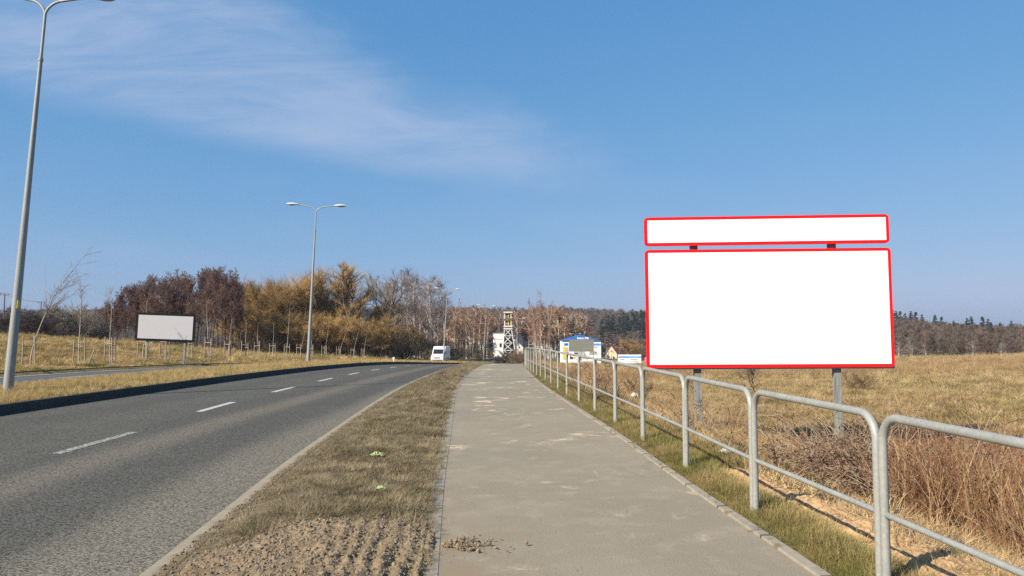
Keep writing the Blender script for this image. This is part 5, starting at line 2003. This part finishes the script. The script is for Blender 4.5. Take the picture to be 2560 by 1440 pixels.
# mole hills on the left field
M_MOLE = varied('molehill_earth', (0.045, 0.035, 0.025), (0.075, 0.058, 0.04), 9, 0.95, bump=0.8)
for k, (u, d, s) in enumerate(((55, 47, 0.42), (60, 44, 0.30), (18, 42, 0.28), (165, 53, 0.34), (178, 55, 0.38), (130, 52, 0.25), (30, 49, 0.24), (215, 58, 0.3), (105, 43, 0.22))):
    x = at(u, None, d)
    V_, F_ = [], []
    nu, nv = 16, 7
    r = np.random.default_rng(k)
    for i in range(nv):
        rad = s * (1 - i / (nv - 1)) ** 0.8
        for j in range(nu):
            a = 2 * math.pi * j / nu
            q = 1 + r.normal(0, 0.10)
            V_.append((rad * q * math.cos(a), rad * q * math.sin(a), s * 0.5 * math.sin(i / (nv - 1) * math.pi / 2) - 0.04))
    for i in range(nv - 1):
        for j in range(nu):
            F_.append([i * nu + j, i * nu + (j + 1) % nu, (i + 1) * nu + (j + 1) % nu, (i + 1) * nu + j])
    o = link('molehill', mesh_np('molehill', V_, F_, [M_MOLE], smooth=True), None, (x, d, zs(x, d) + 0.06))
    tag(o, 'dark earth molehill in the grassy field across the road', 'molehill', 'molehills on the left field')
# ------------------------------------------------------------------ the woods
def tops(prof, u):
    return float(np.interp(u, [a for a, b in prof], [b for a, b in prof]))


ALD = [(205, 812), (225, 795), (245, 768), (262, 750), (280, 742), (310, 720), (345, 700), (380, 690), (440, 686), (480, 678), (500, 670), (530, 666), (570, 668), (590, 688), (615, 712)]
rr = random.Random(5)
for row, (d0, step, off, dv) in enumerate(((102, 23, 0, 10), (116, 24, 12, 2), (130, 26, 5, -4))):
    u = 214 + off
    while u < 612:
        d = d0 + rr.uniform(-4, 4)
        v = tops(ALD, u) + dv - 6 + rr.uniform(-6, 8)
        if v < 825:
            tree('alder', u, d, v, 'alder_tree', 'bare dark reddish brown alder crowded in the wood behind the grey billboard', 'alders of the dark wood on the left', 0.78)
        u += step * rr.uniform(0.8, 1.2)
WIL = [(600, 712), (625, 700), (660, 694), (700, 692), (740, 686), (770, 682), (800, 688)]
for k, (u, d) in enumerate(((618, 150), (640, 136), (668, 146), (692, 130), (715, 143), (742, 134), (768, 148), (790, 138), (655, 128))):
    tree('willow', u, d, tops(WIL, u) - 14 + rr.uniform(-6, 6), 'willow_tree', 'dense orange twigged willow in the thicket left of the middle lamp', 'orange willows left of the middle lamp', 0.95)
tree('bigwillow', 852, 134, 650, 'willow_tree', 'tallest orange willow with dark spreading limbs right of the middle lamp', None, 1.35, 0)
tree('bigwillow', 806, 142, 662, 'willow_tree', 'orange crowned willow directly behind the middle lamp post', None, 1.2, 1)
tree('bigwillow', 900, 140, 672, 'willow_tree', 'rounded orange willow between the tallest willow and the bare open tree', None, 1.35, 1)
tree('open', 940, 128, 652, 'bare_tree', 'open crowned bare tree with crooked dark limbs between willow and birches', None, 0.9, 0)
for k, (u, v, d) in enumerate(((640, 770, 122), (676, 772, 120), (705, 760, 123), (738, 768, 121), (770, 772, 124), (805, 765, 122), (838, 775, 124), (872, 770, 126), (905, 772, 124), (945, 768, 127), (975, 775, 128), (1008, 790, 132))):
    if k % 3 == 1:
        tree('scrub', u, d, v + 12 + rr.uniform(-8, 10), 'scrub_bush', 'tall brown leafless scrub bush in front of the willows', 'tall brown scrub in front of the willows', 1.1)
    else:
        tree('willow', u, d, v + rr.uniform(-8, 10), 'willow_bush', 'low orange brown willow bush along the foot of the wood', 'low willow bushes along the wood', 1.25)
for k, (u, v, d, lab) in enumerate(((976, 690, 150, 'pale birch nearest the open crowned bare tree'), (1003, 660, 148, 'tallest pale birch of the clump left of the van'),
                                    (1020, 678, 158, 'grey crowned birch just right of the tallest birch'), (1041, 668, 146, 'white stemmed birch in the middle of the clump left of the van'),
                                    (1062, 678, 156, 'slender birch behind the middle of the clump'), (1078, 684, 143, 'white stemmed birch rising left of the lamp by the van'),
                                    (1095, 684, 150, 'birch directly behind the lamp before the van'), (1107, 716, 160, 'short birch at the right end of the clump, over the van'),
                                    (990, 676, 162, 'thin birch between the open bare tree and the tallest birch'), (1012, 690, 170, 'far birch behind the tallest pale birch'),
                                    (1052, 690, 168, 'far birch behind the white stemmed ones in the middle'), (1086, 694, 172, 'far birch at the back of the clump left of the lamp'))):
    tree('birch', u, d, v, 'birch_tree', lab, 'pale birches left of the van', 1.1)
for k, (u, v, d, lab) in enumerate(((1150, 772, 178, 'reddish birch left of the twin white stemmed birches'), (1166, 758, 172, 'white stemmed birch, left one of the pair beyond the van'),
                                    (1181, 762, 176, 'white stemmed birch, right one of the pair beyond the van'), (1196, 766, 186, 'reddish birch just left of the lamp by the mine building'),
                                    (1218, 772, 190, 'reddish birch between that lamp and the white mine building'), (1136, 790, 170, 'small reddish birch right behind the van'))):
    tree('redbirch', u, d, v, 'birch_tree', lab, 'reddish birches beyond the van', 0.85)
for k, (u, v, d, lab) in enumerate(((1331, 778, 128, 'slanting birch, leftmost of the clump above the railing end'), (1341, 752, 124, 'slanting birch second of the clump above the railing end'),
                                    (1352, 722, 122, 'tallest slanting birch with an orange brown crown above the railing'), (1364, 745, 130, 'thin birch right of the tallest slanting birch'))):
    t = tree('redbirch', u, d, v, 'birch_tree', lab, 'slanting birches above the railing end', 0.55)
    t.rotation_euler = (0, math.radians(5), k * 2.0)
# scrub along the foot of the woods
for k in range(46):
    u = 600 + 620 * (k + rr.uniform(-0.4, 0.4)) / 46
    d = rr.uniform(118, 165) if u < 1120 else rr.uniform(150, 200)
    v = rr.uniform(815, 858) if u < 1120 else rr.uniform(852, 878)
    tree('scrub', u, d, v, 'scrub_bush', 'brown leafless scrub bush at the foot of the wood', 'scrub bushes at the foot of the wood', 1.5)
for k in range(12):
    u = 235 + 380 * (k + rr.uniform(-0.4, 0.4)) / 12
    tree('thicket', u, rr.uniform(132, 145), rr.uniform(838, 862), 'thicket_bush', 'dark undergrowth bush between the alder stems', 'dark undergrowth of the alder wood', 1.6)
for k, (u, v, d) in enumerate(((1252, 882, 168), (1268, 880, 160), (1280, 872, 172), (1294, 874, 165), (1306, 866, 158), (1318, 864, 150), (1300, 876, 140), (1322, 870, 128), (1338, 866, 120), (1240, 884, 176))):
    tree('scrub', u, d, v, 'scrub_bush', 'brown scrub bush below the mine buildings beyond the crest', 'scrub beyond the end of the footpath', 1.5)
# bushes on the left skyline
for k, (u, v, d) in enumerate(((-30, 780, 84), (5, 772, 86), (40, 790, 88), (66, 770, 84), (85, 758, 88), (104, 764, 82), (124, 772, 85), (144, 790, 86), (20, 800, 80), (212, 800, 90), (228, 792, 94))):
    tree('thicket', u, d, v, 'thicket_bush', 'dark tangled leafless bush on the left skyline behind the field', 'dark bushes on the left skyline', 1.35)
tree('bush', 186, 84, 742, 'bare_bush', 'rounded grey leafless bush behind the second sapling', None, 1.15)
tree('bush', 232, 92, 762, 'bare_bush', 'smaller grey leafless bush leaning against the alder wood', None, 1.0)
# small trees in the field behind the billboard
tree('open', 1893, 27, 868, 'bare_tree', 'small dark leafless tree under the middle of the white billboard', None, 0.8, 0)
tree('scrub', 2130, 34, 908, 'scrub_bush', 'low dark bush behind the right billboard post', None, 1.3)
for k, (u, d, v, lab) in enumerate(((1585, 22, 905, 'thin brown bush behind the railing below the low white hoarding'), (1430, 30, 905, 'dark brown bush behind the railing below the grey board'),
                                    (1528, 17, 950, 'low reddish bush close behind the railing before the billboard'), (1505, 26, 918, 'brown bush behind the railing below the cream house'))):
    tree('scrub', u, d, v, 'scrub_bush', lab, None, 0.9)
tree('willow', 1580, 330, 836, 'willow_tree', 'golden rounded willow before the hillside left of the large billboard', None, 1.3, 2)

# ---- wood behind the mine and the forest on the hills: too many to tell apart
def merged(parts, name):
    V, F, mi, mats, n = [], [], [], [], 0
    for (v, f), m in parts:
        V.append(v)
        F.append(f + n)
        mi.append(np.full(len(f), len(mats)))
        mats.append(m)
        n += len(v)
    return mesh_np(name, np.concatenate(V), np.concatenate(F), mats, midx=np.concatenate(mi))


M_FT = Mat('far_wood_twigs', (0.15, 0.1, 0.07), 0.95)
_r = M_FT.rand()
_r2 = M_FT.math('FRACT', M_FT.math('MULTIPLY', _r, 13.0))
_c = M_FT.mix(_r, (0.105, 0.070, 0.054), (0.155, 0.108, 0.078))
_c = M_FT.mix(M_FT.ss(_r2, 0.55, 0.9), _c, (0.125, 0.108, 0.082))
M_FT.color(_c)
M_FT2 = Mat('far_birch_wood_twigs', (0.2, 0.12, 0.075), 0.95)
_r = M_FT2.rand()
_r2 = M_FT2.math('FRACT', M_FT2.math('MULTIPLY', _r, 13.0))
_c = M_FT2.mix(_r, (0.25, 0.135, 0.078), (0.31, 0.195, 0.115))
_c = M_FT2.mix(M_FT2.ss(_r2, 0.6, 0.9), _c, (0.23, 0.155, 0.12))
M_FT2.color(_c)
M_CON = Mat('conifer_needles', (0.03, 0.045, 0.025), 0.9)
_c = M_CON.mix(M_CON.rand(), (0.016, 0.027, 0.016), (0.034, 0.046, 0.024))
M_CON.color(_c)


def far_decid(seed, twig_mat, bark, k=1.0, rb=0.16, hscale=1.0):
    tr, cr = grow(seed, 13, 1, [
        (20, .28, .98, .70, .2, .34 * k, .5, 4, .12, .07, 0, .06, .03, 3),
        (9, .15, 1, .7, .25, .5, .4, 3, .13, .05, 0, .045, .03, 3),
        (6, .1, 1, .7, .3, .55, .3, 2, .14, .04, 0, .034, .026, 3)], rb, stem_wig=0.05, trunk_levels=1)
    return merged([(tr, bark), (cr, twig_mat)], 'far_tree')


def far_conifer(seed):
    r = np.random.default_rng(seed)
    H = 14.0
    stem = np.zeros((1, 8, 3))
    stem[0, :, 2] = np.linspace(0, H, 8)
    tr = tubes(stem, np.array([0.18]), np.array([0.03]), 5)
    n = 190
    t = r.uniform(0.10, 0.995, n)
    a = r.uniform(0, 6.28, n)
    L = 2.5 * (1 - t) ** 0.85 * r.uniform(0.7, 1.15, n) + 0.25
    pos = np.stack([np.zeros(n), np.zeros(n), t * H], -1)
    dirs = np.stack([np.cos(a), np.sin(a), np.full(n, 0.12)], -1)
    b = sprout(r, pos, dirs, L, 4, 0.06, -0.05, 0.0)
    p2, d2, l2, _, _ = children(r, b, L, 12, 0.1, 1, 0.8, 0.2, 0.35, 0.5)
    d2[:, 2] -= 0.3
    q = sprout(r, p2, d2, np.maximum(l2, 0.2), 2, 0.1, -0.1)
    cr = join([tubes(b, np.full(n, 0.06), np.full(n, 0.04), 3), tubes(q, np.full(len(q), 0.10), np.full(len(q), 0.05), 3)])
    return merged([(tr, M_BARK_DARK), (cr, M_CON.m)], 'far_conifer')


FD = [far_decid(800 + i, M_FT.m, M_BARK_DARK) for i in range(4)]
FB = [far_decid(820 + i, M_FT2.m, M_BARK_BIR, 0.62, 0.13) for i in range(4)]
FC = [far_conifer(840 + i) for i in range(3)]


def wood(name, label, protos, x, y, H, Href, wid=1.0):
    n = len(x)
    z = zsurf(x, y) - 0.2
    s = H / Href
    scl = np.stack([s * wid, s * wid, s], -1)
    rot = np.stack([rng.normal(0, 0.04, n), rng.normal(0, 0.04, n), rng.uniform(0, 6.28, n)], -1)
    scatter(name, label, 'wood', protos, np.stack([x, y, z], -1), rot, scl)


def wedge(n, a0, a1, d0, d1):
    d = np.sqrt(rng.uniform(d0 ** 2, d1 ** 2, n))
    a = rng.uniform(a0, a1, n)
    return a * d, d


# birch wood around and behind the mine, brown, tops on a level line
x, y = wedge(900, -0.14, 0.135, 215, 430)
a = x / y
keep = ~((np.abs(a + 0.006) < 0.030) & (y < 318)) & ~((a > 0.05) & (a < 0.14) & (y < 240))
keep &= ~((np.abs(x - MED(y)) < 14) & (y < 430)) & ~((a > 0.098) & (y > 240))
x, y, a = x[keep], y[keep], a[keep]
vt = np.interp(a, [-0.14, -0.08, -0.02, 0.03, 0.07, 0.10, 0.14], [785, 782, 786, 782, 782, 790, 806]) + rng.normal(0, 9, len(a)) - 2
H = np.clip(EYE + np.tan(np.arctan((720 - vt) / FPX) + PITCH) * y - zsurf(x, y), 6, 22)
wood('birch_wood', 'brown leafless birch wood around the mine headframe', FB, x, y, H, 13.0, 0.9)
# forest on the far hills and on the hillside to the right
x, y = wedge(4200, -0.72, 0.50, 480, 1060)
wood('hill_forest', 'brown leafless forest covering the far hills', FD, x, y, rng.uniform(11, 16, len(x)), 13.0, 1.25)
x, y = wedge(2600, 0.12, 0.80, 255, 580)
a = x / y
d1 = np.interp(a, [0.12, 0.2, 0.42, 0.8], [430, 380, 262, 255])
keep = (y > d1) & ~((x / y > 0.115) & (x / y < 0.152) & (y < 500))
x, y = x[keep], y[keep]
front = np.clip((y - np.interp(x / y, [0.12, 0.2, 0.42, 0.8], [430, 380, 262, 255])) / 60, 0, 1)
wood('hillside_forest', 'grey brown leafless forest on the hillside behind the field', FD, x, y, rng.uniform(7.5, 12.0, len(x)) * (0.62 + 0.38 * front), 13.0, 1.2)
# conifers that stand out singly
CON = [(1505, 798, 520), (1520, 788, 540), (1532, 786, 545), (1548, 792, 530), (1560, 780, 560), (1568, 784, 540), (1582, 781, 560), (1592, 777, 570), (1604, 776, 560), (1613, 780, 540),
       (2232, 774, 470), (2241, 778, 480), (2251, 778, 475), (2263, 783, 480), (2278, 778, 490), (2290, 780, 480), (2305, 786, 490), (2338, 787, 480), (2354, 792, 470), (2346, 803, 420),
       (2384, 802, 460), (2403, 812, 380), (2418, 795, 480), (2428, 791, 490), (2456, 792, 490), (2470, 797, 470), (2458, 815, 350), (2477, 806, 345), (2472, 812, 352), (2424, 808, 390),
       (2440, 812, 380), (2528, 802, 470), (2533, 816, 350), (2545, 822, 340), (2386, 806, 430), (2500, 806, 460)]
for k, (u, v, d) in enumerate(CON):
    xx = at(u, None, d)
    z0 = zs(xx, d) - 0.3
    H = max(z_at(v, d) - z0, 7)
    o = link('conifer_tree', FC[k % 3], None, (xx, d, z0), (0, 0, k * 1.7))
    o.scale = (H / 14 * 1.35, H / 14 * 1.35, H / 14)
    left = u < 1700
    tag(o, 'dark green conifer on the wooded skyline left of the large billboard' if left else 'dark green conifer standing among the bare trees right of the billboard', 'conifer',
        'conifers left of the billboard' if left else 'conifers on the right hillside')
# white birch stems at the edge of the right hand forest
for k, (u, v, d) in enumerate(((2243, 850, 250), (2254, 855, 252), (2257, 858, 250), (2275, 838, 251), (2279, 860, 250), (2282, 865, 252), (2313, 858, 252), (2428, 848, 248), (2500, 852, 246), (2513, 856, 247), (2556, 862, 246))):
    tree('birch', u, d, v, 'birch_tree', 'white stemmed birch at the foot of the hillside forest right of the billboard', 'white birches at the edge of the right forest', 1.9)

# ------------------------------------------------------------------ brambles and dead weeds behind the railing
M_CANE = varied('bramble_canes', (0.115, 0.058, 0.045), (0.17, 0.095, 0.065), 3, 0.8)
M_CANE2 = varied('grey_dead_canes', (0.24, 0.175, 0.12), (0.33, 0.25, 0.17), 3, 0.85)
M_WEED = Mat('dead_weed_stems', (0.3, 0.17, 0.09), 0.9)
_r = M_WEED.math('FRACT', M_WEED.math('MULTIPLY', M_WEED.rand(), 11.0))
M_WEED.color(M_WEED.mix(M_WEED.ss(_r, 0.6, 0.85), M_WEED.mix(M_WEED.rand(), (0.15, 0.072, 0.038), (0.27, 0.145, 0.075)), (0.40, 0.285, 0.16)))
M_DEADLEAF = Mat('withered_leaves', (0.16, 0.10, 0.06), 0.9)
M_DEADLEAF.color(M_DEADLEAF.mix(M_DEADLEAF.noise(M_DEADLEAF.coord('obj'), 6, 3), (0.085, 0.055, 0.038), (0.24, 0.155, 0.09)))


def arching(seed, n, span, height, r0, mat, twig=2, leaves=0, upright=0.0):
    """bramble bush: long canes that rise and arch over"""
    r = np.random.default_rng(seed)
    a = r.uniform(0, 6.28, n)
    st = np.stack([r.normal(0, span * 0.30, n), r.normal(0, span * 0.22, n), np.full(n, -0.05)], -1)
    L = r.uniform(0.7, 1.5, n) * height * 1.9
    dirs = np.stack([np.cos(a) * 0.55, np.sin(a) * 0.55, np.full(n, 1.0 + upright)], -1)
    p = sprout(r, st, dirs, L, 11, 0.07, 0.0, 0.34 - 0.3 * upright)
    p[:, :, 2] = np.maximum(p[:, :, 2], -0.05)
    parts = [tubes(p, np.full(n, r0), np.full(n, r0 * 0.4), 4)]
    pos, d2, l2, _, _ = children(r, p, L, twig, 0.25, 0.95, 0.7, 0.25, 0.28, 0.3)
    q = sprout(r, pos, d2, l2, 5, 0.12, 0.0, 0.12)
    parts.append(tubes(q, np.full(len(q), r0 * 0.6), np.full(len(q), r0 * 0.3), 3))
    lf = None
    if leaves:
        pos, d3, l3, _, _ = children(r, np.concatenate([p[:, :6], q[:, :]], 0) if False else q, l2, leaves, 0.1, 1.0, 0.8, 0.3, 0.0, 0.0)
        m = len(pos)
        u_ = norm(r.normal(0, 1, (m, 3)))
        v_ = norm(np.cross(u_, r.normal(0, 1, (m, 3))))
        s_ = r.uniform(0.010, 0.026, (m, 1))
        V = np.stack([pos - u_ * s_, pos + v_ * s_ * 0.6, pos + u_ * s_ * 1.2, pos - v_ * s_ * 0.6], 1).reshape(-1, 3)
        lf = (V, np.arange(m * 4).reshape(m, 4))
    return join(parts), lf


def bramble(u, d, seed, n, span, h, label, mat=None, leaves=0, upright=0.0, r0=0.0065, twig=2):
    x = at(u, None, d)
    t = thing('bramble_bush', label, 'bush', (x, d, zs(x, d)), (0, 0, 0), None)
    c, lf = arching(seed, n, span, h, r0, mat, twig, leaves, upright)
    link('canes', mesh_np('canes', c[0], c[1], [mat or M_CANE]), t)
    if lf is not None:
        link('withered_leaves', mesh_np('withered_leaves', lf[0], lf[1], [M_DEADLEAF.m]), t)
    return t


bramble(2370, 11.3, 901, 70, 1.9, 0.72, 'purple brown bramble bush arching behind the nearest railing section', M_CANE, 3)
bramble(2490, 10.6, 902, 60, 1.8, 0.75, 'dark bramble tangle at the right edge of the picture', M_CANE, 2)
bramble(2430, 10.6, 903, 24, 1.3, 0.82, 'tall dark shoots rising out of the brambles right of the billboard', M_CANE, 0, 0.45, 0.0058, 2)
bramble(2470, 9.4, 913, 70, 1.6, 0.62, 'dark knotted bramble mass near the right edge behind the nearest railing', M_CANE, 8)
bramble(2260, 9.8, 914, 70, 1.5, 0.5, 'knotted bramble mass just right of the billboard shadow', M_CANE, 8)
bramble(2110, 9.6, 904, 120, 1.5, 0.55, 'dense dry bramble tangle around the foot of the right billboard post', M_CANE2, 7)
bramble(2040, 9.3, 905, 90, 1.3, 0.45, 'dry tangle left of the right billboard post', M_CANE2, 7)
bramble(2240, 8.6, 906, 120, 1.5, 0.55, 'dry dark bramble tangle right behind the gap between the two nearest railings', M_CANE, 7)
bramble(2330, 8.2, 907, 110, 1.5, 0.55, 'brown tangle of dead canes behind the nearest railing', M_CANE2, 6)
bramble(1960, 11.2, 908, 60, 1.4, 0.42, 'low loose tangle between the billboard posts', M_CANE2, 4)
bramble(1730, 12.5, 909, 40, 1.4, 0.42, 'low brown tangle at the left billboard post', M_CANE2, 3)
bramble(2180, 12.8, 910, 50, 1.6, 0.45, 'bramble canes in the billboard shadow', M_CANE, 3)
bramble(1500, 17.5, 911, 34, 1.6, 0.55, 'dark bramble canes behind the middle of the railing row', M_CANE, 3)


def weed(seed, h=1.0):
    r = np.random.default_rng(seed)
    n = 5
    st = np.stack([r.normal(0, 0.07, n), r.normal(0, 0.07, n), np.full(n, -0.03)], -1)
    L = r.uniform(0.6, 1.05, n) * h
    p = sprout(r, st, np.stack([r.normal(0, 0.16, n), r.normal(0, 0.16, n), np.ones(n)], -1), L, 6, 0.05, 0.03)
    pos, d2, l2, _, _ = children(r, p, L, 7, 0.3, 1, 0.55, 0.2, 0.28, 0.5)
    q = sprout(r, pos, d2, l2, 3, 0.1, 0.05)
    c = join([tubes(p, np.full(n, 0.0030), np.full(n, 0.0014), 4), tubes(q, np.full(len(q), 0.0016), np.full(len(q), 0.0010), 3)])
    return mesh_np('weed', c[0], c[1], [M_WEED.m])


WD = [weed(950 + i) for i in range(7)]
# thick stand in the right corner
n = 900
y = rng.uniform(4.4, 8.0, n)
x = RAIL(y) + 1.2 + rng.gamma(2.0, 0.6, n)
keep = (x / y < 0.80) & (x > 3.95 + 0.25 * (8.0 - y)) & (rng.uniform(0, 1, n) < 0.35 + 1.2 * sstep(0.50, 0.62, x / y))
x, y = x[keep], y[keep]
# looser weeds along the railing
n = 1500
y2 = 9.0 * (58 / 9.0) ** rng.uniform(0, 1, n)
x2 = RAIL(y2) + 1.0 + rng.gamma(1.6, 1.3, n) * (1 + y2 / 40)
k2 = (fbm(x2 / 3.0, y2 / 4.0, 95, 3) > 0.02) & ((y2 > 15) | (rng.uniform(0, 1, n) < 0.35))
x2, y2 = x2[k2], y2[k2]
X, Y = np.concatenate([x, x2]), np.concatenate([y, y2])
p, r = lay(X, Y, 0.18)
hs_ = np.concatenate([rng.uniform(0.55, 1.38, len(x)), rng.uniform(0.25, 0.62, len(x2)) * (1 + y2 / 140)])
scl = np.stack([hs_ * (1 + Y / 60), hs_ * (1 + Y / 60), hs_], -1)
scatter('dead_weeds', 'reddish brown dead weed stalks standing behind the railing', 'weeds', WD, p, r, scl)

# ------------------------------------------------------------------ haze: one closed box of thin air round everything
zmin, zmax, xm, ymx, ymn = 1e9, -1e9, 0, 0, 0
for o_ in COL.objects:
    if o_.type == 'MESH' and o_.parent is None and o_.name.startswith('ground'):
        c_ = np.empty(len(o_.data.vertices) * 3, np.float32)
        o_.data.vertices.foreach_get('co', c_)
        c_ = c_.reshape(-1, 3)
        zmin, zmax = min(zmin, c_[:, 2].min()), max(zmax, c_[:, 2].max())
        xm, ymx, ymn = max(xm, np.abs(c_[:, 0]).max()), max(ymx, c_[:, 1].max()), min(ymn, c_[:, 1].min())
HZ = bpy.data.materials.new('thin_haze')
HZ.use_nodes = True
for n_ in list(HZ.node_tree.nodes):
    HZ.node_tree.nodes.remove(n_)
ho = HZ.node_tree.nodes.new('ShaderNodeOutputMaterial')
hv = HZ.node_tree.nodes.new('ShaderNodeVolumePrincipled')
hv.inputs['Color'].default_value = (0.80, 0.88, 1.0, 1)
hv.inputs['Density'].default_value = 0.00016
hv.inputs['Anisotropy'].default_value = 0.2
HZ.node_tree.links.new(hv.outputs[0], ho.inputs['Volume'])
x1, y0_, y1_, z0_, z1_ = xm + 60, ymn - 60, ymx + 60, zmin - 1, zmax + 19
tag(Geo().box((0, (y0_ + y1_) / 2, (z0_ + z1_) / 2), (2 * x1, y1_ - y0_, z1_ - z0_)).build('haze', HZ), 'thin pale blue haze hanging over the whole landscape', 'haze', kind='stuff')
